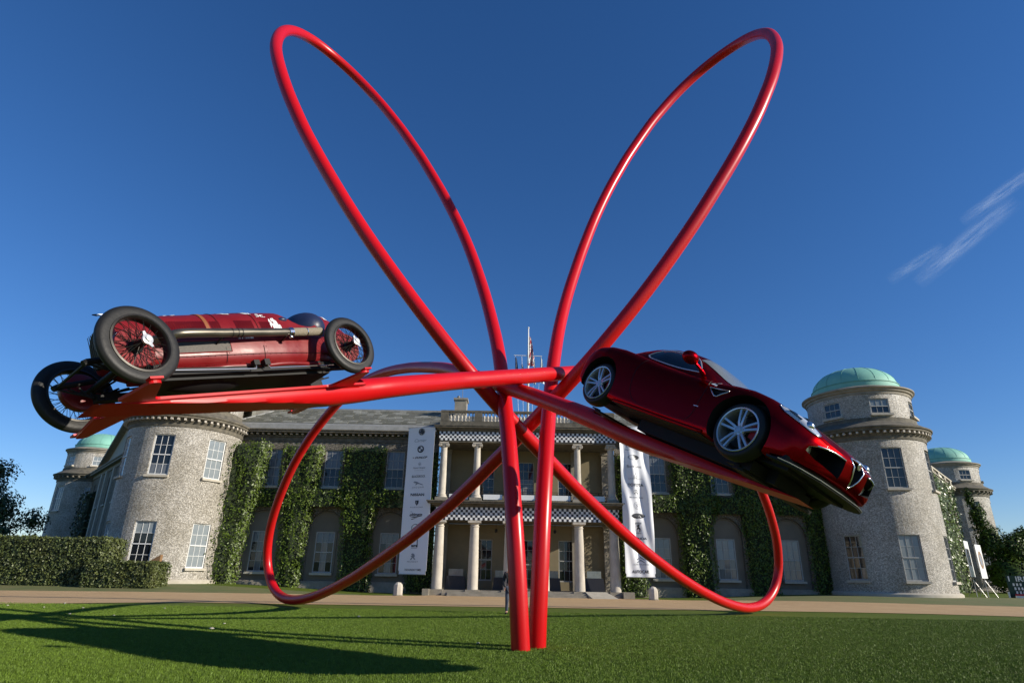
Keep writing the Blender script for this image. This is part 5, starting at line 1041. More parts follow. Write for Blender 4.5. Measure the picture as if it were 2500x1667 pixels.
# white racing number and painted signatures (flat print on the scuttle)
def side_text(s_, x, z, w_, h, shear=0.0, rot=0.0, bold=0.02, name='lettering', tilt=0):
    vs, fs = text_mb(s_, 1.0, shear, bold); a = np.array(vs); x0, x1 = a[:, 0].min(), a[:, 0].max(); y0, y1 = a[:, 1].min(), a[:, 1].max(); q = MB(); o = []
    c, s = math.cos(rot), math.sin(rot)
    for p in vs:
        u = (p[0] - (x0 + x1) / 2) * w_ / (x1 - x0); v = (p[1] - (y0 + y1) / 2) * h / (y1 - y0); u, v = u * c - v * s, u * s + v * c
        sec = racer_sec(x - u, 240, 0.004); 
        # walk round the section by arc length from height z
        c2 = [k for k in range(0, 100)]; k0 = min(c2, key=lambda k: abs(sec[k][2] - z) + (0 if sec[k][1] > 0 else 9)); L_ = 0; k = k0; st = 1 if v > 0 else -1
        while L_ < abs(v) and 0 < k + st < 115: L_ += math.hypot(sec[k + st][1] - sec[k][1], sec[k + st][2] - sec[k][2]); k += st
        o.append(sec[k])
    q.add(o, fs); P1(name, q, M['white'], recalc=False)
side_text('Sc.', -0.33, 0.925, 0.12, 0.075, shear=0.3, name='lettering')
side_text('Alfa', -0.43, 0.80, 0.14, 0.12, shear=0.5, rot=0.25, bold=0.06, name='lettering'); side_text('Romeo', -0.47, 0.735, 0.12, 0.07, shear=0.4, rot=0.3, bold=0.05, name='lettering')
side_text('R.L.Super', -0.02, 0.545, 0.20, 0.03, shear=0.2, bold=0.03, name='lettering'); 
def stripe(x0, x1, z0, z1, xs_=0.0):
    q = MB(); q.grid([[on_side(x0 + (x1 - x0) * i / 4 + xs_ * j / 4, z0 + (z1 - z0) * j / 4, 1, 0.005) for i in range(5)] for j in range(5)]); P1('race_number', q, M['white'], recalc=False)
stripe(0.10, 0.02, 0.945, 1.0, 0.05); stripe(-0.16, -0.25, 0.945, 1.0, 0.03); stripe(0.07, -0.22, 0.99, 1.008); stripe(-1.42, -1.50, 0.96, 1.02); stripe(0.75, 0.60, .94, .955)
q = MB(); 
for k in range(3): q.ball((1.0 - k * 0.02, 0.24, 0.88), (0.05, 0.06, 0.02), 8, 5)
# exhaust
q = MB(); ex = catmull([(1.02, 0.36, 0.56), (0.92, 0.47, 0.565), (0.80, 0.545, 0.57), (0.4, 0.55, 0.582), (0.0, 0.55, 0.594), (-0.5, 0.55, 0.61)], 8); q.tube(ex, 0.048, 18); ep = P1('exhaust_pipe', q, M['exhaust'], smooth=40)
q = MB(); q.tube([(-0.505, 0.55, 0.61), (-0.75, 0.55, 0.62), (-0.752, 0.55, 0.62), (-0.99, 0.55, 0.63)], [0.05, 0.053, 0.05, 0.054], 18); P1('lagged_section', q, M['wrap'], ep, smooth=40)
q = MB(); q.tube([(-0.485, 0.55, 0.609), (-0.545, 0.55, 0.612)], 0.058, 18); q.tube([(-0.745, 0.55, 0.619), (-0.757, 0.55, 0.62)], 0.057, 18); q.ball((-0.50, 0.575, 0.535), (0.03, 0.02, 0.018), 10, 6); P1('clamp', q, M['chrome'], ep, smooth=40)
q = MB()
for xx in (0.27, 0.20, 0.15): q.tube([(xx, 0.55, 0.586), (xx - 0.012, 0.55, 0.5865)], 0.0515, 16)
for xx in (0.35, -0.45): q.tube([(xx, 0.55, 0.56), (xx, 0.36, 0.52)], 0.010, 6)
for xx in (0.95, 0.88): q.tube([(xx, 0.30, 0.60), (xx - 0.04, 0.47, 0.57)], 0.03, 10)
P1('exhaust_bracket', q, M['blacksteel'], ep)
# chassis, axles, springs, underside
q = MB(); q.box(-1.55, 1.30, -0.36, -0.27, 0.20, 0.27); q.box(-1.55, 1.30, 0.27, 0.36, 0.20, 0.27); q.box(-1.2, 1.0, -0.28, 0.28, 0.17, 0.25); q.ball((0.35, 0, 0.22), (0.5, 0.17, 0.10), 14, 8); q.ball((-1.31, 0, 0.38), (0.16, 0.14, 0.14), 14, 8)
q.tube([(-1.31, -0.60, 0.4), (-1.31, 0.60, 0.4)], 0.045, 10); q.tube([(1.31, -0.60, 0.40), (1.31, -0.4, 0.33), (1.31, 0.4, 0.33), (1.31, 0.60, 0.40)], 0.032, 10); q.tube([(0.1, 0, 0.3), (-1.2, 0, 0.37)], 0.05, 8)
for s in (-1, 1):
    for k in range(4): q.tube(catmull([(1.62 - 0.1 * k, s * 0.31, 0.36), (1.31, s * 0.31, 0.27 - 0.012 * k), (0.86 + 0.1 * k, s * 0.31, 0.33)], 6), 0.011, 5)
    for k in range(4): q.tube(catmull([(-0.86 - 0.1 * k, s * 0.36, 0.30), (-1.31, s * 0.36, 0.27 - 0.012 * k), (-1.78 + 0.1 * k, s * 0.36, 0.34)], 6), 0.011, 5)
    q.tube([(1.22, s * 0.56, 0.36), (1.18, s * 0.1, 0.34)], 0.012, 6); q.tube([(1.31, s * 0.42, 0.36), (1.05, s * 0.33, 0.30)], 0.015, 6)
    q.tube([(1.28, s * 0.3, 0.42), (1.60, s * 0.31, 0.38), (1.64, s * 0.31, 0.36)], 0.03, 8)
q.tube([(1.61, -0.31, 0.37), (1.61, 0.31, 0.37)], 0.015, 6); q.tube([(1.22, -0.57, 0.35), (1.22, 0.57, 0.35)], 0.012, 6)
P1('chassis', q, M['black'], smooth=40)
q = MB(); pts = [on_side(x, 0.30, 1, 0.006) for x in np.linspace(1.1, -1.15, 30)]; q.tube([(p.x, p.y + 0.004, 0.282 + 0.006 * math.sin(p.x * 9)) for p in pts], 0.028, 10); q.tube([(p.x, -p.y - 0.004, 0.282) for p in pts], 0.028, 10); P1('sill_tube', q, M['maroon'], smooth=True)
q = MB(); q.tube([(1.05, 0.40, 0.235), (-0.02, 0.43, 0.205), (-0.03, 0.43, 0.25)], 0.007, 6); q.tube([(-0.16, 0.44, 0.26), (-0.20, 0.44, 0.205), (-1.15, 0.44, 0.215)], 0.007, 6); P1('brake_rod', q, M['chrome'])
q = MB(); q.box(-0.07, -0.0, 0.39, 0.455, 0.245, 0.305); q.box(-0.20, -0.13, 0.39, 0.465, 0.24, 0.31); P1('rod_bracket', q, M['black'])
# wire wheels
TY = tyre_mesh(0.392, 0.122, 0.286, M['tyre'], 84)
def rim_q():
    q = MB(); q.v = []; prof = [(0.268, -0.055), (0.252, -0.058), (0.243, -0.045), (0.236, -0.02), (0.236, 0.02), (0.243, 0.045), (0.252, 0.058), (0.268, 0.055), (0.262, 0.035), (0.262, -0.035), (0.268, -0.055)]
    return lathe_y([(r * 1.085, y * 1.02) for r, y in prof], 56)
rimm = rim_q().mesh('rim', smooth=40, mats=[M['blacksteel']])
q = MB(); r_ = random.Random(2)
for k in range(60):
    a = 2 * math.pi * k / 60; lay = k % 3; hub_y = (0.105, 0.06, -0.05)[lay]; hr = (0.036, 0.055, 0.06)[lay]; da = (0.42, -0.42, 0.3, -0.3)[(k // 3) % 4] if lay < 2 else (0.25 if k % 2 else -0.25)
    q.tube([(hr * math.cos(a + da), hub_y, hr * math.sin(a + da)), (0.258 * math.cos(a), (0.02, -0.02, -0.035)[lay], 0.258 * math.sin(a))], 0.0028, 4, caps=False)
spk = q.mesh('spokes', mats=[M['blacksteel']])
hubm = lathe_y([(0, -0.08), (0.07, -0.08), (0.066, -0.04), (0.045, -0.02), (0.036, 0.08), (0.04, 0.115), (0.0, 0.12)], 24).mesh('hub', smooth=35, mats=[M['black']])
q = lathe_y([(0.0, 0.11), (0.048, 0.11), (0.050, 0.135), (0.032, 0.142), (0.028, 0.156), (0.0, 0.158)], 28)
for s in (-1, 1): q.prism([(-0.02, 0.118, s * 0.042), (0.02, 0.118, s * 0.042), (0.011, 0.128, s * 0.082), (-0.011, 0.128, s * 0.082)], (0, 0, 0), (0, 0.012, 0))
capm = q.mesh('knock_off_cap', smooth=35, mats=[M['alloy_bright']])
drm = lathe_y([(0, -0.05), (0.19, -0.05), (0.195, -0.06), (0.195, -0.13), (0.18, -0.14), (0, -0.14)], 40).mesh('brake_drum', smooth=35, mats=[M['maroon']])
for sx in (1.312, -1.312):
    for sy in (1, -1):
        W = link('wheel', TY, car1, (sx, sy * 0.65, 0.395)); W.rotation_euler = (0, 0, (0 if sy > 0 else math.pi) + (math.radians(7) if sx > 0 else 0)); W.name = 'wheel'
        link('rim', rimm, W); link('spokes', spk, W); link('hub', hubm, W); link('knock_off_cap', capm, W, None, (0, math.radians(20), 0)); link('brake_drum', drm, W)

# ------------------------------------------------------------------ modern sports car (nose +x, its right side = -y faces the camera)
car2 = bpy.data.objects.new('sports_car', None); COL.objects.link(car2); car2.matrix_world = F_NEW; ORG[car2.name] = Vector((0, 0, 0))
tag(car2, 'dark red modern coupe with silver alloy wheels nose down on right arm of sculpture', 'sports car')
# x, half width, bottom, waist z, shoulder z, shoulder inset, centre z
SB = [(2.225, .16, .36, .44, .52, .80, .535), (2.21, .34, .30, .42, .545, .80, .565), (2.15, .55, .25, .40, .575, .80, .61), (2.06, .70, .235, .41, .62, .80, .66), (1.92, .80, .22, .42, .685, .79, .715), (1.72, .875, .19, .44, .765, .785, .785), (1.50, .92, .16, .46, .825, .78, .835), (1.25, .94, .15, .47, .855, .77, .855), (1.0, .935, .15, .47, .855, .76, .885), (.7, .915, .15, .47, .845, .76, .915), (.35, .895, .15, .47, .855, .78, .935), (0, .89, .15, .48, .87, .79, .95), (-.4, .90, .15, .49, .895, .80, .96), (-.8, .925, .16, .50, .935, .80, .97), (-1.15, .95, .17, .51, .965, .79, .975), (-1.45, .948, .19, .53, .965, .78, .965), (-1.7, .91, .23, .55, .935, .78, .945), (-1.9, .83, .30, .57, .885, .78, .905), (-2.05, .68, .37, .58, .82, .78, .85), (-2.13, .45, .44, .60, .76, .8, .79), (-2.15, .2, .50, .62, .72, .8, .74)]
def sb(x): xs = [s[0] for s in SB][::-1]; return [float(np.interp(x, xs, [s[k] for s in SB][::-1])) for k in range(1, 7)]
def half_sec(x):
    w_, zb, zm, zs, ins, zc = sb(x); fr = smooth((x - 1.3) / .5); ins -= .10 * fr
    p = [(0, zb), (w_ * .55, zb), (w_ * .90, zb + .012), (w_ * .965, zb + .05), (w_ * .985, zb + (zm - zb) * .45), (w_, zm), (w_ * .985, zm + (zs - zm) * .45), (w_ * (.94 - .05 * fr), zm + (zs - zm) * .80), (w_ * (.87 - .06 * fr), zs - .01 - .012 * fr), (w_ * ins, zs + .002), (w_ * ins * .78, zs - .006), (w_ * .42, (zs + zc) / 2 - .012), (w_ * .2, zc - .006), (0, zc)]
    c = catmull([(0, a, b) for a, b in p], 4); return [(v.y, v.z) for v in c]
def full_sec(x): h = half_sec(x); return [(x, y, z) for y, z in h] + [(x, -y, z) for y, z in h[-2:0:-1]]
q = MB(); xs = np.concatenate([np.linspace(2.235, 2.06, 10), np.linspace(2.03, -2.0, 90), np.linspace(-2.03, -2.15, 7)]); rows = [full_sec(x) for x in xs]; n_ = len(rows[0]); q.grid(rows, closed_u=True); q.add(rows[0], [tuple(range(n_))]); q.add(rows[-1], [tuple(range(n_))])
bm2 = q.mesh('body', mats=[M['candy'], M['black']]); cuts = []
for sx, rr in ((1.323, .398), (-1.323, .40)):
    for sy in (-1, 1):
        c_ = lathe_y([(0.0001, 0), (rr, 0), (rr, .40), (0.0001, .40)], 48, (sx, sy * 0.62, .36), sy); c_.mi = [1] * len(c_.f); cuts.append(c_.mesh('cut', mats=[M['candy'], M['black']]))
def cut_poly(pts, a, b): c_ = MB(); c_.cur = 1; c_.prism(pts, a, b); c_.mi = [1] * len(c_.f); return c_.mesh('cut', mats=[M['candy'], M['black']])
for sy in (-1, 1):                                                    # lower air intakes either side of the shield, side vents
    cuts.append(cut_poly([(2.4, sy * .24, .515), (2.4, sy * .42, .525), (2.4, sy * .60, .50), (2.4, sy * .69, .455), (2.4, sy * .70, .40), (2.4, sy * .60, .355), (2.4, sy * .24, .305)], (0, 0, 0), (-.52, 0, 0)))
    cuts.append(cut_poly([(.71, sy * 1.0, .725), (1.0, sy * 1.0, .735), (.985, sy * 1.0, .715), (.885, sy * 1.0, .635), (.845, sy * 1.0, .635)], (0, 0, 0), (0, -sy * .16, 0)))
cuts.append(cut_poly([(2.4, -.115, .585), (2.4, .115, .585), (2.4, .085, .46), (2.4, 0, .285), (2.4, -.085, .46)], (0, 0, 0), (-.30, 0, 0)))
bm2 = boolean(bm2, cuts, 'body'); bm2.polygons.foreach_set('use_smooth', [True] * len(bm2.polygons)); bm2.set_sharp_from_angle(angle=math.radians(28)); link('body', bm2, car2)
def P2(name, q, m, parent=car2, smooth=False, **k): return obj(name, q, m, parent, smooth=smooth, local=True, **k)
def surf(x, z, sy=-1, out=0.0):                                       # point on the flank
    h = half_sec(x); b = min(range(len(h)), key=lambda k: abs(h[k][1] - z) + (9 if h[k][0] < .5 * max(v[0] for v in h) else 0)); 
    k = b; y = h[k][0]
    if 0 < k < len(h) - 1:
        for a, c in ((k - 1, k), (k, k + 1)):
            if (h[a][1] - z) * (h[c][1] - z) <= 0 and h[a][1] != h[c][1]: t = (z - h[a][1]) / (h[c][1] - h[a][1]); y = h[a][0] + (h[c][0] - h[a][0]) * t
    return Vector((x, sy * (y + out), z))
def top(x, y, out=0.0):                                               # point on the upper surface
    h = [p for p in half_sec(x)]; h = h[len(h) // 2:]; ys = [p[0] for p in h][::-1]; zs = [p[1] for p in h][::-1]; return Vector((x, y, float(np.interp(abs(y), ys, zs)) + out))
def arc(x, s, sy=-1, out=0.0):
    """point on the rounded wing: s is the distance round the section from the shoulder, + down the flank, - towards the centre"""
    h = half_sec(x); h = h[len(h) // 3:]; w_, zb, zm, zs, ins, zc = sb(x); fr = smooth((x - 1.3) / .5)
    P = [Vector((0, a, b)) for a, b in h]; k0 = min(range(len(P)), key=lambda k: (P[k] - Vector((0, w_ * (.87 - .06 * fr), zs - .022))).length); L_ = [0]
    for k in range(1, len(P)): L_.append(L_[-1] + (P[k] - P[k - 1]).length)
    t = L_[k0] - s; y = float(np.interp(t, L_, [p.y for p in P])); z = float(np.interp(t, L_, [p.z for p in P])); y2 = float(np.interp(t + .01, L_, [p.y for p in P])); z2 = float(np.interp(t + .01, L_, [p.z for p in P]))
    n = Vector((0.25, -(z2 - z) * -1, (y - y2))).normalized(); n = Vector((0.25 * 1, abs(z2 - z) / .01, abs(y - y2) / .01)).normalized()
    return Vector((x + n.x * out, sy * (y + n.y * out), z + n.z * out))
# cabin
GH = [(0.80, .62, .885, .90), (.60, .66, .88, .985), (.35, .655, .89, 1.12), (.15, .63, .90, 1.215), (-.05, .60, .91, 1.275), (-.3, .585, .92, 1.31), (-.6, .575, .93, 1.315), (-.9, .545, .93, 1.275), (-1.15, .51, .94, 1.205), (-1.4, .46, .94, 1.115), (-1.65, .38, .93, 1.01), (-1.85, .28, .88, .925)]
def gsec(x):
    xs = [s[0] for s in GH][::-1]; w_, zb, zt = [float(np.interp(x, xs, [s[k] for s in GH][::-1])) for k in (1, 2, 3)]; o = []
    wb = w_ + .14
    for k in range(33):
        t = math.pi * k / 32; c, s = math.cos(t), math.sin(t); hh = abs(s) ** 0.62; y = math.copysign(abs(c) ** 0.52, c) * (wb + (w_ * 0.93 - wb) * hh); o.append((x, y, zb - .06 + (zt - zb + .06) * hh))
    return o
q = MB(); xs = np.linspace(.80, -1.85, 70); rows = [gsec(x) for x in xs]; q.grid(rows); q.add(rows[0], [tuple(range(33))]); q.add(rows[-1], [tuple(range(33))]); P2('roof', q, M['candy'], smooth=40)
def gpt(x, z, sy=-1, out=0.004):
    s = gsec(x); c = [p for p in s if p[1] * sy >= 0]; c = sorted(c, key=lambda p: p[2]); return Vector((x, float(np.interp(z, [p[2] for p in c], [p[1] for p in c])) + sy * out, z))
WO = [(-.86, 1.02), (-.80, 1.10), (-.66, 1.185), (-.45, 1.215), (-.2, 1.205), (-.02, 1.165), (.12, 1.09), (.24, 1.0), (.32, .935), (.1, .922), (-.15, .925), (-.4, .94), (-.62, .96), (-.78, .985)]
wo = catmull([(a, b, 0) for a, b in WO + WO[:1]], 4)[:-1]
for sy in (-1, 1):
    q = MB(); c = (-.28, 1.06); n = len(wo); rings = []
    for k in range(9): f_ = k / 8; rings.append([gpt(c[0] + (p.x - c[0]) * f_, c[1] + (p.y - c[1]) * f_, sy, 0.006) for p in wo])
    q.grid(rings[1:], closed_u=True); q.add(rings[1], [tuple(range(n))]); P2('side_window', q, M['glass'], smooth=True, recalc=False)
    q = MB(); q.tube([gpt(p.x, p.y, sy, 0.008) for p in wo], 0.010, 6, closed=True); P2('window_trim', q, M['alloy'], smooth=True)
# windscreen
q = MB(); rows = []
for k in range(13):
    x = .73 - k * .058; s = gsec(x); rows.append([(p[0], p[1] * 1.004, p[2] + 0.006) for p in s[7:26]])
q.grid(rows); P2('windscreen', q, M['screen'], smooth=True, recalc=False)
q = MB(); rows = []
for k in range(10):
    x = -.98 - k * .07; s = gsec(x); rows.append([(p[0], p[1], p[2] + 0.006) for p in s[9:24]])
q.grid(rows); P2('rear_window', q, M['glass'], smooth=True, recalc=False)
# mirrors
for sy in (-1, 1):
    q = MB(); q.ball((.30, sy * 1.0, 1.01), (.105, .115, .085), 20, 12); q.tube(catmull([(.40, sy * .76, .90), (.37, sy * .86, .945), (.33, sy * .95, .985)], 5), [.032] * 4 + [.02] * 7, 8); P2('door_mirror', q, M['candy'], smooth=True)
# doors, bonnet lines
q = MB()
for sy in (-1, 1):
    dl = catmull([(.60, .86, 0), (.66, .70, 0), (.66, .45, 0), (.60, .28, 0), (.45, .235, 0), (0, .225, 0), (-.38, .245, 0), (-.55, .36, 0), (-.62, .55, 0), (-.64, .74, 0), (-.60, .90, 0)], 5); q.tube([surf(p.x, p.y, sy, 0.0015) for p in dl], 0.0035, 4)
    q.tube([top(x, sy * (0.13 + 0.40 * max(0, (2.1 - x)) ** 0.75), 0.001) for x in np.linspace(2.08, .95, 24)], 0.004, 4)
P2('panel_gap', q, M['black'])
q = MB()
for sy in (-1, 1): q.prism([surf(.60, .44, sy, .002), surf(.70, .445, sy, .002), surf(.70, .449, sy, .002)], (0, 0, 0), (0, sy * .004, 0)); q.tube([surf(x, .45, sy, .004) for x in (.62, .66, .70)], 0.005, 5)
P2('side_badge', q, M['alloy'])
# sills and lower dark tray, splitter
q = MB(); q.box(-1.85, 1.9, -.60, .60, .145, .20); q.box(-.85, .85, -.84, .84, .15, .20); q.ball((-.2, 0, .14), (1.3, .12, .06), 12, 6); q.ball((.5, .35, .13), (.5, .14, .05), 10, 5); q.ball((-1.55, 0, .22), (.42, .45, .10), 12, 6)
for sy in (-1, 1):
    q.tube([(1.323, sy * .3, .30), (1.323, sy * .72, .34)], .03, 8); q.tube([(-1.323, sy * .3, .32), (-1.323, sy * .72, .34)], .035, 8); q.tube([(1.05, sy * .35, .22), (1.33, sy * .68, .25)], .02, 6)
P2('undertray', q, M['black'], smooth=30)
spl = [(1.90, -.84), (2.0, -.78), (2.08, -.66), (2.16, -.40), (2.18, 0), (2.16, .40), (2.08, .66), (2.0, .78), (1.90, .84), (1.78, .86), (1.74, .6), (1.74, -.6), (1.78, -.86)]
q = MB(); q.prism([(a, b, 0) for a, b in spl], (0, 0, .178), (0, 0, .200)); P2('front_splitter', q, M['black'])
q = MB(); q.tube([(a + .003, b, .201) for a, b in spl[:9]], 0.006, 5); P2('splitter_trim', q, M['alloy'])
q = MB(); q.prism([(1.94, -.77, .20), (2.04, -.62, .20), (2.12, -.38, .20), (2.14, 0, .20), (2.12, .38, .20), (2.04, .62, .20), (1.94, .77, .20), (1.8, .77, .20), (1.8, -.77, .20)], (0, 0, 0), (0, 0, .07)); P2('lower_grille', q, M['black'])
q = MB()
for sy in (-1, 1): q.tube([surf(x, .178, sy, .004) for x in np.linspace(.88, -.84, 26)], .022, 8)
P2('sill', q, M['candy'], smooth=True)
# intake trims, fog lamps, shield grille, headlamps
def front_x(y, z):
    lo, hi = 1.5, 2.235
    for _ in range(24):
        m_ = (lo + hi) / 2; h = half_sec(m_); ys = [p[0] for p in h]; inside = False
        # inside test: z between lower and upper surface at |y|
        up = [p for p in h[len(h) // 2:]]; dn = [p for p in h[:len(h) // 2 + 1]]
        wmax = max(ys)
        if abs(y) < wmax:
            zu = float(np.interp(abs(y), [p[0] for p in up][::-1], [p[1] for p in up][::-1])); zd = float(np.interp(abs(y), [p[0] for p in dn], [p[1] for p in dn])); inside = zd < z < zu
        if inside: lo = m_
        else: hi = m_
    return lo
def fp(y, z, out=0.006): return Vector((front_x(y, z) + out, y, z))
for sy in (-1, 1):
    q = MB(); q.tube([fp(sy * y, z, .004) for y, z in ((.25, .517), (.34, .523), (.43, .524), (.52, .515), (.60, .498), (.67, .466), (.695, .43))], .011, 7); P2('intake_trim', q, M['chrome'], smooth=True)
    c = Vector((1.99, sy * .60, .43)); q = MB(); q.lathe([(0, .0), (.062, .0), (.066, .012), (.058, .02), (.03, .028), (0, .03)], (0, 0, 0), 20, R=Matrix.Rotation(math.radians(90), 3, 'Y')); q.v = [(a + c.x, b + c.y, d + c.z) for a, b, d in q.v]; fl = P2('fog_lamp', q, M['lens'], smooth=35)
    q = MB(); q.tube([(c.x + .008, c.y + .066 * math.cos(t), c.z + .066 * math.sin(t)) for t in [2 * math.pi * k / 20 for k in range(20)]], .007, 5, closed=True); P2('lamp_ring', q, M['chrome'], fl, smooth=True)
    q = MB(); q.box(1.90, 1.91, min(sy * .26, sy * .52), max(sy * .26, sy * .52), .33, .50); P2('intake_mesh', q, M['mesh'])
q = MB(); sh = [(-.118, .588), (-.06, .594), (0, .596), (.06, .594), (.118, .588), (.105, .51), (.07, .41), (.035, .34), (0, .283), (-.035, .34), (-.07, .41), (-.105, .51)]; q.tube([fp(y, z, .006) for y, z in sh], .009, 7, closed=True); P2('shield_trim', q, M['chrome'], smooth=True)
q = MB(); q.add([(2.13, y * .97, .44 + (z - .44) * .97) for y, z in sh], [tuple(range(len(sh)))]); q.add([(2.12, y * .97, .44 + (z - .44) * .97) for y, z in sh], [tuple(range(len(sh)))]); g_ = P2('shield_grille', q, M['mesh'])
q = MB()
for k in range(6): z = .36 + k * .03; ww = .02 + (z - .30) * .30; q.box(2.131, 2.137, -ww, ww, z, z + .006)
P2('grille_bar', q, M['blacksteel'], g_)
bx = front_x(0, .555) + .012
q = MB(); q.lathe([(0, 0), (.038, 0), (.040, .006), (.034, .010), (0, .010)], (0, 0, 0), 24, R=Matrix.Rotation(math.radians(90), 3, 'Y')); q.v = [(a + bx, b, d + .548) for a, b, d in q.v]; bd = P2('nose_badge', q, M['chrome'], smooth=30)
q = MB(); q.box(bx + .0102, bx + .0115, .002, .022, .545, .551); q.box(bx + .0102, bx + .0116, .009, .015, .530, .566); P2('badge_cross', q, M['flagred'], bd)
q = MB(); q.tube([(bx + .0112, -.012 + .005 * math.sin(t * 3), .530 + t * .012) for t in np.linspace(0, 3, 10)], .0025, 4); P2('badge_serpent', q, M['green_sign'], bd)
for sy in (-1, 1):
    hl = [(1.60, .02), (1.68, -.05), (1.78, -.10), (1.88, -.12), (1.98, -.10), (2.04, -.04), (2.05, .03), (2.0, .055), (1.90, .06), (1.80, .065), (1.70, .065)]; hp = catmull([(a, b, 0) for a, b in hl + hl[:1]], 3)[:-1]; c = Vector((1.84, -.01, 0)); rings = []
    for k in range(1, 7): f_ = k / 6; rings.append([tuple(arc(c.x + (p.x - c.x) * f_, c.y + (p.y - c.y) * f_, sy, 0.004 + 0.03 * (1 - f_ ** 2))) for p in hp])
    q = MB(); q.grid(rings, closed_u=True); q.add(rings[0], [tuple(range(len(hp)))]); H_ = P2('headlight', q, M['lens'], smooth=True, recalc=False)
    q = MB(); q.tube([arc(p.x, p.y, sy, 0.006) for p in hp], .006, 5, closed=True); P2('headlight_trim', q, M['chrome'], H_, smooth=True)
    pc = arc(1.93, -.02, sy, .006); q = MB(); q.ball(pc, (.056, .052, .05), 16, 10); P2('headlight_projector', q, M['chrome'], H_, smooth=True)
    q = MB(); q.prism([tuple(arc(x, y, sy, .030)) for x, y in ((1.70, .035), (1.80, .04), (1.87, .035), (1.85, -.02), (1.76, -.01))], (0, 0, 0), (0, sy * .003, .002)); P2('headlight_bezel', q, M['glass'], H_)
    q = MB(); q.tube([surf(x, z, sy, .004) for x, z in ((.70, .73), (.85, .733), (1.01, .737), (1.0, .718), (.94, .68), (.885, .632), (.845, .632), (.78, .67))], .008, 6, closed=True); P2('side_vent_trim', q, M['alloy'], smooth=True)
    q = MB(); tri = [surf(.66, .785, sy, .003), surf(.78, .835, sy, .003), surf(.765, .765, sy, .003)]; q.prism(tri, (0, 0, 0), (0, sy * .004, 0)); tb = P2('wing_emblem', q, M['white'])
    q = MB(); cc = (tri[0] + tri[1] * 1.3 + tri[2] * 1.3) / 3.6
    for dx, dz in ((.012, 0), (-.012, 0), (0, .011), (0, -.011)): q.ball((cc.x + dx, cc.y + sy * .004, cc.z + dz), (.009, .003, .009), 8, 5)
    P2('clover_leaves', q, M['green_sign'], tb)
    q = MB(); q.ball((-2.07, sy * .55, .76), (.07, .09, .07), 12, 8); P2('tail_light', q, M['flagred'], smooth=True)
q = MB()
for sy in (-1, 1):
    for dy in (.0, .11): q.tube([(-1.9, sy * (.30 + dy), .26), (-2.17, sy * (.30 + dy), .27)], .042, 14)
P2('exhaust_tip', q, M['chrome'], smooth=35)
# wheels: tyre, ten spoke (five pairs) rim, disc, caliper
TY2 = tyre_mesh(0.343, 0.25, 0.262, M['tyre'], 60, 0.003)
rim2 = lathe_y([(0.268, .105), (.262, .112), (.250, .108), (.243, .09), (.236, .05), (.232, -.09), (.262, -.10), (.266, -.08), (.255, .05), (.268, .105)], 60).mesh('rim', smooth=35, mats=[M['alloy']])
q = MB()
for k in range(5):
    a = 2 * math.pi * k / 5 + math.pi / 2
    for s in (-1, 1):
        sec = []
        for t, off, yy, wd, dp in ((0.0, .008, .072, .020, .045), (.25, .020, .088, .018, .034), (.6, .029, .095, .016, .026), (1.0, .038, .094, .017, .03)):
            r = .035 + (.243 - .035) * t; sec.append([(r, s * off - wd, yy - dp), (r, s * off - wd * .75, yy), (r, s * off + wd * .75, yy), (r, s * off + wd, yy - dp)])
        c_, s_ = math.cos(a), math.sin(a); R_ = [[(p[0] * c_ - p[1] * s_, p[2], p[0] * s_ + p[1] * c_) for p in row] for row in sec]; q.grid(R_, closed_u=True); q.add(R_[-1], [(0, 1, 2, 3)])
spk2 = q.mesh('spokes', smooth=30, mats=[M['alloy']])
q = lathe_y([(0, .02), (.062, .02), (.066, .06), (.055, .075), (.034, .078), (.032, .086), (0, .087)], 30)
for k in range(5): a = 2 * math.pi * k / 5 + .3; b = lathe_y([(0, .07), (.009, .07), (.009, .086), (0, .088)], 8, (.048 * math.cos(a), 0, .048 * math.sin(a))); q.add(b.v, b.f)
hub2 = q.mesh('hub', smooth=35, mats=[M['alloy']])
disc = lathe_y([(0, -.01), (.18, -.01), (.18, -.035), (0, -.035)], 40).mesh('brake_disc', smooth=30, mats=[M['blacksteel']]); wellq = lathe_y([(0, -.09), (.24, -.09), (.24, -.1), (0, -.1)], 30).mesh('wheel_back', mats=[M['black']])
q = MB(); q.prism([(.10 * math.cos(t), -.045, .10 * math.sin(t)) for t in (2.4, 3.0, 3.6)] + [(.19 * math.cos(t), -.045, .19 * math.sin(t)) for t in (3.6, 3.0, 2.4)], (0, 0, 0), (0, .055, 0)); cal = q.mesh('brake_caliper', mats=[M['flagred']])
for sx in (1.323, -1.323):
    for sy in (1, -1):
        W = link('wheel', TY2, car2, (sx, sy * .775, .345), (0, math.radians(8 if sx > 0 else 20), 0 if sy > 0 else math.pi))
        for n_, me in (('rim', rim2), ('spokes', spk2), ('hub', hub2), ('brake_disc', disc), ('brake_caliper', cal), ('wheel_back', wellq)): link(n_, me, W)

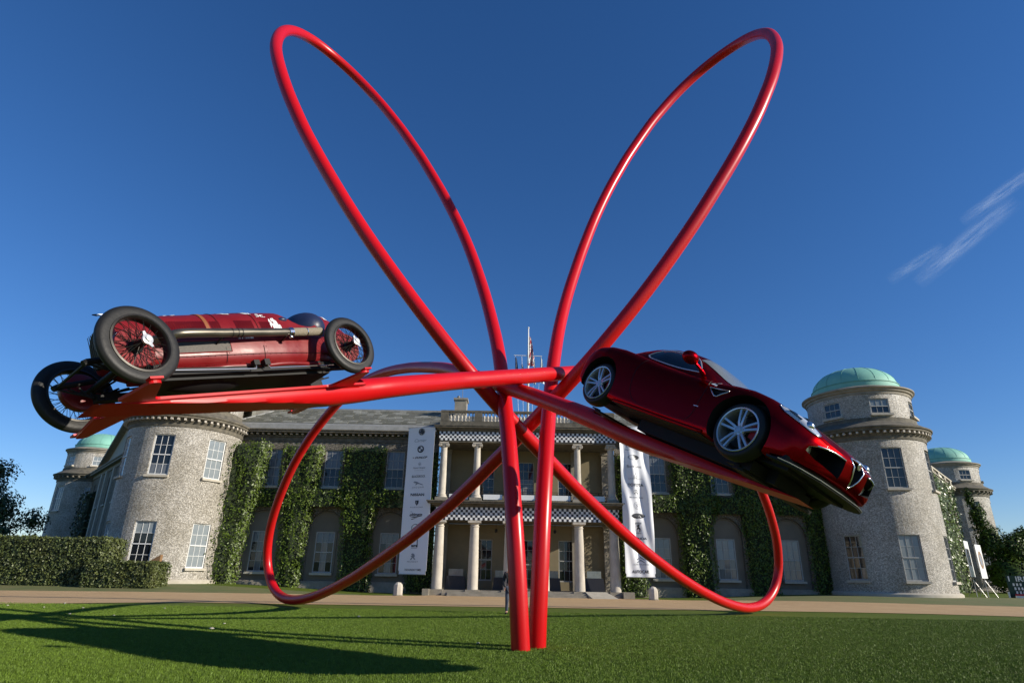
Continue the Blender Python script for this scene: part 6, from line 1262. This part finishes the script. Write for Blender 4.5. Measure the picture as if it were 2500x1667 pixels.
# ================================================================== small things round the house
for k, (x, h) in enumerate(((-3.7, 1.25), (-0.55, 1.2), (3.24, 1.22), (6.12, 1.25))):
    w_ = 0.72 if k in (0, 3) else 0.5; y = 46.6; lab = ['between the two leftmost lower columns', 'just left of the red posts', 'just right of the red posts', 'between the two rightmost lower columns'][k]
    t = thing('display_plinth', (x, y, 0.36), 'black cloth covered plinth with glass case on top, ' + lab, 'plinth', 'display plinths under the portico')
    q = MB(); q.prism([(x - w_ * 1.05, y - w_ * .9, .36), (x + w_ * 1.05, y - w_ * .9, .36), (x + w_ * .88, y - w_ * .8, h), (x - w_ * .88, y - w_ * .8, h)], (0, 0, 0), (0, w_ * 1.6, 0)); obj('cloth', q, M['plinth'], t)
    q = MB(); q.box(x - w_ * .72, x + w_ * .72, y - w_ * .6, y + w_ * .6, h + .004, h + .05); q.box(x - w_ * .7, x + w_ * .7, y - w_ * .58, y + w_ * .58, h + .05, h + .47); obj('glass_case', q, M['case'], t)
for x, y, lab in ((-7.1, 42.6, 'small weathered stone bollard on the gravel below the flat banner'), (9.55, 43.0, 'small pale stone bollard on the gravel below the rippled banner')):
    z = gz(x, y); t = thing('stone_bollard', (x, y, z), lab, 'bollard', 'stone bollards beside the portico'); q = MB(); q.lathe([(0.30, -.1), (.30, .55), (.27, .68), (.16, .80), (0.0, .84)], (x, y, z), 8); obj('post', q, M['column'], t, smooth=20); q = MB(); q.lathe([(.34, -.12), (.34, .06), (.30, .08)], (x, y, z), 8); obj('footing', q, M['stone'], t)
# flag pole on the roof
t = thing('flagpole', (1.5, 52, 13.2), 'white flagpole with yard arm on the roof seen between the red tubes', 'flagpole')
q = MB(); q.tube([(1.5, 52, 13.2), (1.5, 52, 20.0), (1.5, 52, 22.6)], [.11, .09, .05], 10); q.ball((1.5, 52, 22.68), .09, 10, 6); obj('pole', q, M['white'], t, smooth=True)
q = MB(); q.tube([(.2, 52, 19.97), (2.75, 52, 19.92)], .035, 8); obj('yard_arm', q, M['white'], t)
q = MB()
for x in (.32, .92, 2.05, 2.66): q.tube([(x, 52, 19.9), (1.5 + (x - 1.5) * .6, 52, 13.3)], .012, 4)
obj('halyard', q, M['pole'], t)
def flag(x, z0, z1, w_, stripes, label):
    q = MB(); n = 26; rows = []; mi = []
    m_ = list(stripes); idx = 0
    for j in range(n + 1):
        z = z1 - (z1 - z0) * j / n; f = j / n; rows.append([(x + w_ * (.25 + .75 * f ** .6) * u, 52 + .09 * math.sin(u * 9 + f * 5) * (0.3 + f), z - .10 * u) for u in [k / 8 for k in range(9)]])
    for j in range(n):
        for k in range(8):
            q.cur = stripes_at(m_, j, k); q.add([rows[j][k], rows[j][k + 1], rows[j + 1][k + 1], rows[j + 1][k]], [(0, 1, 2, 3)])
    o = obj('flag', q, [M[s] for s in ('white', 'navy', 'flagred')], None, smooth=True, label=label, cat='flag', group='flags on the roof mast'); o.name = 'flag'
def stripes_at(m_, j, k): return m_[(j * 3 + k * (5 if j % 7 < 3 else 3)) // 4 % len(m_)]
flag(1.56, 19.0, 21.85, .52, (1, 0, 2, 0, 1, 2, 2, 0), 'red white and blue flag hanging limp from the top of the mast')
flag(.32, 17.6, 19.85, .36, (1,), 'navy flag at the left end of the yard arm'); flag(.90, 17.9, 19.2, .3, (1, 1, 0), 'dark blue and white flag, second from the left end of the yard arm')
flag(2.0, 17.3, 19.7, .22, (0, 0, 1), 'white and navy flag, second from the right end of the yard arm'); flag(2.62, 17.4, 19.85, .34, (0,), 'plain white flag at the right end of the yard arm')
# emblem boards on poles at the right
for k, (x, y, L0, a, zt, zb, lab) in enumerate(((33.72, 47.19, 1.45, 45, 4.32, 1.82, 'tall white board with brown oval emblem nearest the large tower, seen edge on'), (34.22, 46.84, 1.5, 49, 4.05, 1.72, 'white board with brown oval emblem on a taller pole, right of its twin'))):
    t = thing('emblem_board', (x, y, .45), lab, 'sign', 'white emblem boards by the ivy wall'); d = Vector((math.sin(math.radians(a)), math.cos(math.radians(a)), 0)); n = Vector((d.y, -d.x, 0)); A = Vector((x, y, 0))
    q = MB(); q.prism([A + Vector((0, 0, zb)), A + d * L0 + Vector((0, 0, zb)), A + d * L0 + Vector((0, 0, zt)), A + Vector((0, 0, zt))], tuple(n * -.02), tuple(n * .02)); obj('panel', q, M['white'], t)
    q = MB(); c = A + d * L0 * .52 + n * .024 + Vector((0, 0, (zb + zt) / 2 + .1)); q.add([c + d * .50 * math.cos(u) + Vector((0, 0, .62 * math.sin(u))) for u in [2 * math.pi * j / 24 for j in range(24)]], [tuple(range(24))]); em = obj('oval_emblem', q, M['brown'], t, recalc=False)
    q = MB(); c = c + n * .004; q.add([c + d * .30 * math.cos(u) + Vector((0, 0, .40 * math.sin(u))) for u in [2 * math.pi * j / 24 for j in range(24)]], [tuple(range(24))]); obj('emblem_centre', q, M['inkgrey'], em, recalc=False)
    q = MB(); P_ = A + d * L0 * .5 - n * .04; zt2 = zt + (.6 if k else 0.05); q.tube([P_ + Vector((0, 0, .35)), P_ + Vector((0, 0, zt2))], .03, 6); q.tube([P_ + Vector((0, 0, 1.6)), P_ + Vector((.5, -.3, .4))], .02, 5); q.tube([P_ + Vector((0, 0, 1.6)), P_ + Vector((-.3, .5, .4))], .02, 5); obj('stand', q, M['pole'], t)
# lettered board and planter at the right edge
t = thing('lettered_board', (37.0, 47.0, .4), 'dark green board with white capital letters at the right edge of the photo', 'sign')
a_ = math.radians(-30); R_ = Matrix.Rotation(a_, 4, 'Z'); O_ = Vector((36.45, 47.5, 0))
q = MB(); q.box(0, 4.2, 0, .05, .42, 1.95); q.xf(Matrix.Translation(O_) @ R_); obj('panel', q, M['green_sign'], t)
q = MB()
def bt(s_, x, z, w_, h):
    vs, fs = text_mb(s_, 1.0, 0, 0.02); a = np.array(vs); x0, x1, y0, y1 = a[:, 0].min(), a[:, 0].max(), a[:, 1].min(), a[:, 1].max(); q.add([Matrix.Translation(O_) @ R_ @ Vector((x + (p[0] - x0) * w_ / (x1 - x0), -.012, z + (p[1] - y0) * h / (y1 - y0))) for p in vs], fs)
bt('I  IRIDC', .12, 1.55, 1.75, .36); bt('III III III', .3, 1.25, 2.2, .18); bt('III III III', .35, .98, 2.2, .18); bt('III III III', .4, .72, 2.2, .18); obj('lettering', q, M['white'], t, recalc=False)
q = MB(); q.box(.25, 2.8, -.62, -.25, .40, .60); q.xf(Matrix.Translation(O_) @ R_); bx_ = obj('trough', q, M['white'], None, label='white trough of red flowers in front of the lettered board', cat='planter')
q = MB(); q.box(.27, 2.78, -.60, -.27, .603, .72); q.xf(Matrix.Translation(O_) @ R_); obj('flowers', q, M['flagred'], bx_)
q = MB(); q.box(-.15, -.05, -.5, -.1, .4, .85); q.xf(Matrix.Translation(O_) @ R_); obj('kerb_post', q, M['white'], None, label='short white post at the left end of the flower trough', cat='post')
# marquee roof at the far right edge
t = thing('marquee', (73, 86, 0), 'white peaked marquee roof just showing at the right edge behind the shrub', 'marquee'); q = MB(); q.lathe([(6.0, 4.4), (3.5, 5.6), (1.4, 7.0), (.15, 9.0), (0, 9.05)], (73.2, 86, 0), 8, a0=math.pi / 8, a1=math.pi / 8 + 2 * math.pi); q.lathe([(6.0, 4.4), (6.0, 3.6)], (73.2, 86, 0), 8, a0=math.pi / 8, a1=math.pi / 8 + 2 * math.pi); obj('canopy', q, M['tent'], t)
q = MB()
for k in range(8): a = math.pi / 8 + k * math.pi / 4; q.tube([(73.2 + 5.9 * math.cos(a), 86 + 5.9 * math.sin(a), 0), (73.2 + 5.9 * math.cos(a), 86 + 5.9 * math.sin(a), 4.4)], .07, 6)
obj('tent_pole', q, M['white'], t)
# mushrooms on the lawn
MU = [(-18.68, 24.87), (-16.99, 24.41), (-18.05, 27.09), (-15.46, 24.26), (-13.88, 21.19), (-12.31, 20.91), (-12.85, 24.96), (-7.85, 18.62), (-7.38, 16.81), (-4.96, 22.31), (-0.62, 14.72)]
LB = ['nearest the left edge on the far lawn', 'second from the left edge on the far lawn', 'beside the gravel at far left', 'between the two thin shadows at left', 'inside the band between the thin shadows', 'under the thin shadow left of the loop', 'on the bright lawn left of the low loop', 'alone on the lawn in front of the low left loop', 'close to the long dark shadow', 'on the lawn right of the low left loop', 'beside the foot of the red posts']
for (x, y), lab in zip(MU, LB):
    s = rnd.uniform(.5, .85) * (1.25 if y < 20 else 1.0); t = thing('mushroom', (x, y, 0), 'small pale mushroom ' + lab, 'mushroom', 'mushrooms on the lawn'); q = MB(); q.lathe([(0, .075 * s), (.045 * s, .07 * s), (.062 * s, .05 * s), (.055 * s, .042 * s), (.012, .045 * s)], (x, y, 0), 12); obj('cap', q, M['ashlar'], t, smooth=True); q = MB(); q.tube([(x, y, -.01), (x, y, .045 * s)], .011, 6); obj('stem', q, M['white'], t)
# person half hidden by the left post
def person(x, y, z, s):
    t = thing('person', (x, y, z), 'person in black jacket and dark jeans standing half hidden behind the left red post', 'person')
    J = {'pel': (0, 0, .95), 'sp': (0, .0, 1.15), 'ch': (0, .01, 1.34), 'nk': (0, .0, 1.50), 'hd': (-.01, -.02, 1.60), 'ht': (-.01, -.01, 1.71),
         'ls': (-.18, 0, 1.42), 'le': (-.25, .03, 1.16), 'lw': (-.20, -.12, .95), 'rs': (.18, 0, 1.42), 're': (.24, .02, 1.15), 'rw': (.2, -.12, .96),
         'lh': (-.09, 0, .90), 'lk': (-.11, -.04, .50), 'la': (-.12, .02, .09), 'lt': (-.15, -.16, .04), 'rh': (.09, 0, .90), 'rk': (.12, -.02, .50), 'ra': (.13, .05, .09), 'rt': (.15, -.13, .04)}
    E = [('pel', 'sp'), ('sp', 'ch'), ('ch', 'nk'), ('nk', 'hd'), ('hd', 'ht'), ('ch', 'ls'), ('ls', 'le'), ('le', 'lw'), ('ch', 'rs'), ('rs', 're'), ('re', 'rw'), ('pel', 'lh'), ('lh', 'lk'), ('lk', 'la'), ('la', 'lt'), ('pel', 'rh'), ('rh', 'rk'), ('rk', 'ra'), ('ra', 'rt')]
    Rr = dict(pel=.15, sp=.135, ch=.16, nk=.06, hd=.092, ht=.075, ls=.075, le=.05, lw=.036, rs=.075, re=.05, rw=.036, lh=.095, lk=.062, la=.045, lt=.035, rh=.095, rk=.062, ra=.045, rt=.035)
    def skin(keys, ed, name, m, grow=0.0):
        me = bpy.data.meshes.new(name); ks = list(keys); me.from_pydata([tuple(k * s for k in J[q_]) for q_ in ks], [(ks.index(a), ks.index(b)) for a, b in ed], []); o = bpy.data.objects.new('tmp', me); COL.objects.link(o)
        o.modifiers.new('s', 'SKIN'); sv = me.skin_vertices[0].data
        for i, k in enumerate(ks): sv[i].radius = ((Rr[k] + grow) * s, (Rr[k] * (.72 if k in ('pel', 'sp', 'ch') else 1) + grow) * s)
        sv[ks.index('pel') if 'pel' in ks else 0].use_root = True
        su = o.modifiers.new('u', 'SUBSURF'); su.levels = 2; dg = bpy.context.evaluated_depsgraph_get(); r = bpy.data.meshes.new_from_object(o.evaluated_get(dg)); bpy.data.objects.remove(o); r.name = name; r.materials.clear(); r.materials.append(m); return link(name, r, t)
    skin(J.keys(), E, 'body', M['skin'])
    skin(['ch', 'sp', 'pel', 'ls', 'le', 'lw', 'rs', 're', 'rw'], [('pel', 'sp'), ('sp', 'ch'), ('ch', 'ls'), ('ls', 'le'), ('le', 'lw'), ('ch', 'rs'), ('rs', 're'), ('re', 'rw')], 'jacket', M['jacket'], .015)
    skin(['pel', 'lh', 'lk', 'la', 'rh', 'rk', 'ra'], [('pel', 'lh'), ('lh', 'lk'), ('lk', 'la'), ('pel', 'rh'), ('rh', 'rk'), ('rk', 'ra')], 'jeans', M['jeans'], .012)
    q = MB(); q.ball((-.01 * s, .02 * s, 1.68 * s), (.098 * s, .11 * s, .10 * s), 14, 10); obj('hair', q, M['hair'], t, smooth=True, local=True)
    q = MB(); q.ball((-.01 * s, -.125 * s, 1.63 * s), (.014 * s, .02 * s, .018 * s), 8, 6); q.ball((-.105 * s, 0, 1.63 * s), (.012 * s, .02 * s, .03 * s), 8, 6); q.ball((.085 * s, 0, 1.63 * s), (.012 * s, .02 * s, .03 * s), 8, 6); obj('face', q, M['skin'], t, smooth=True, local=True)
    for sx in (-1, 1):
        q = MB(); b = Vector((.20 * sx, -.12, .95)) * s
        q.ball(b + Vector((0, -.01, -.05)) * s, (.022 * s, .035 * s, .045 * s), 8, 6)
        for k, (dx, ln) in enumerate(((-.024, .07), (-.008, .08), (.008, .077), (.024, .06))): q.tube([b + Vector((dx * .5, dx - .01, -.08)) * s, b + Vector((dx * .4, dx - .015, -.08 - ln * .6)) * s, b + Vector((dx * .4, dx, -.08 - ln)) * s], [.009 * s, .008 * s, .006 * s], 6)
        q.tube([b + Vector((0, -.035, -.03)) * s, b + Vector((-.01 * sx, -.06, -.07)) * s], [.011 * s, .008 * s], 6); obj('hand', q, M['skin'], t, smooth=True, local=True)
        q = MB(); q.ball((sx * .135 * s, -.06 * s, .045 * s), (.05 * s, .14 * s, .045 * s), 10, 6); obj('shoe', q, M['black'], t, smooth=True, local=True)
person(0.10, 25.5, 0.0, 1.03)

# wisps of high cloud on the right
def clouds():
    m, t, b = _mat('cirrus_cloud'); N = t.nodes; L = t.links; out = N['Material Output']; N.remove(b)
    df = N.new('ShaderNodeBsdfDiffuse'); tr = N.new('ShaderNodeBsdfTranslucent'); tp = N.new('ShaderNodeBsdfTransparent'); df.inputs[0].default_value = tr.inputs[0].default_value = (0.95, 0.97, 1, 1)
    ad = N.new('ShaderNodeAddShader'); L.new(df.outputs[0], ad.inputs[0]); L.new(tr.outputs[0], ad.inputs[1]); mxs = N.new('ShaderNodeMixShader'); L.new(tp.outputs[0], mxs.inputs[1]); L.new(ad.outputs[0], mxs.inputs[2]); L.new(mxs.outputs[0], out.inputs[0])
    uv = N.new('ShaderNodeUVMap'); sp = N.new('ShaderNodeSeparateXYZ'); L.new(uv.outputs[0], sp.inputs[0])
    def bell(o, pw):
        a = N.new('ShaderNodeMath'); a.operation = 'SUBTRACT'; a.inputs[0].default_value = 1; L.new(o, a.inputs[1]); c = N.new('ShaderNodeMath'); c.operation = 'MULTIPLY'; L.new(o, c.inputs[0]); L.new(a.outputs[0], c.inputs[1]); d = N.new('ShaderNodeMath'); d.operation = 'MULTIPLY'; d.inputs[1].default_value = 4; L.new(c.outputs[0], d.inputs[0]); e = N.new('ShaderNodeMath'); e.operation = 'POWER'; e.inputs[1].default_value = pw; L.new(d.outputs[0], e.inputs[0]); return e.outputs[0]
    mp = N.new('ShaderNodeMapping'); mp.inputs['Scale'].default_value = (1.6, 2.6, 1); L.new(uv.outputs[0], mp.inputs['Vector']); n = N.new('ShaderNodeTexNoise'); n.inputs['Scale'].default_value = 2.6; n.inputs['Detail'].default_value = 7; n.inputs['Roughness'].default_value = .62; n.inputs['Distortion'].default_value = .25; L.new(mp.outputs[0], n.inputs['Vector'])
    mr = N.new('ShaderNodeMapRange'); mr.inputs['From Min'].default_value = .30; mr.inputs['From Max'].default_value = .85; L.new(n.outputs[0], mr.inputs['Value'])
    a = N.new('ShaderNodeMath'); a.operation = 'MULTIPLY'; L.new(bell(sp.outputs[0], .8), a.inputs[0]); L.new(bell(sp.outputs[1], 2.2), a.inputs[1]); c = N.new('ShaderNodeMath'); c.operation = 'MULTIPLY'; L.new(a.outputs[0], c.inputs[0]); L.new(mr.outputs[0], c.inputs[1]); d = N.new('ShaderNodeMath'); d.operation = 'MULTIPLY'; d.inputs[1].default_value = .28; L.new(c.outputs[0], d.inputs[0]); L.new(d.outputs[0], mxs.inputs[0])
    D_ = 2600; strips = [((.660, .893, .455), (.825, .843, .590), .030, .030), ((.62, .90, .462), (.705, .868, .515), .022, .018), ((.735, .86, .552), (.86, .82, .640), .02, .022)]
    me = bpy.data.meshes.new('cirrus_cloud'); vs = []; fs = []; uvs = []
    for A, B, wa, wb in strips:
        A = Vector(A).normalized(); B = Vector(B).normalized(); d = (B - A).normalized(); nn = d.cross(A).normalized(); n = 8
        for k in range(n + 1):
            f = k / n; c = A.lerp(B, f) * D_ * (1 + 0.02 * f) ; w_ = (wa + (wb - wa) * f) * D_
            vs += [c - nn * w_ / 2, c + nn * w_ / 2]; uvs += [(f, 0), (f, 1)]
        o = len(vs) - 2 * (n + 1); fs += [(o + 2 * k, o + 2 * k + 2, o + 2 * k + 3, o + 2 * k + 1) for k in range(n)]
    me.from_pydata(vs, [], fs); ul = me.uv_layers.new(name='UVMap')
    for lp in me.loops: ul.data[lp.index].uv = uvs[lp.vertex_index]
    me.materials.append(m); o = link('cirrus_cloud', me); tag(o, kind='structure'); o.visible_shadow = True
clouds()

# ================================================================== to metres
for o in list(sc.objects):
    if o.parent is None and o.type in ('MESH', 'EMPTY'):
        if o.name.startswith('grass') and o.type == 'MESH' and o.modifiers:
            o.scale = (1 / U,) * 3; continue
        o.matrix_world = Matrix.Scale(1 / U, 4) @ o.matrix_basis
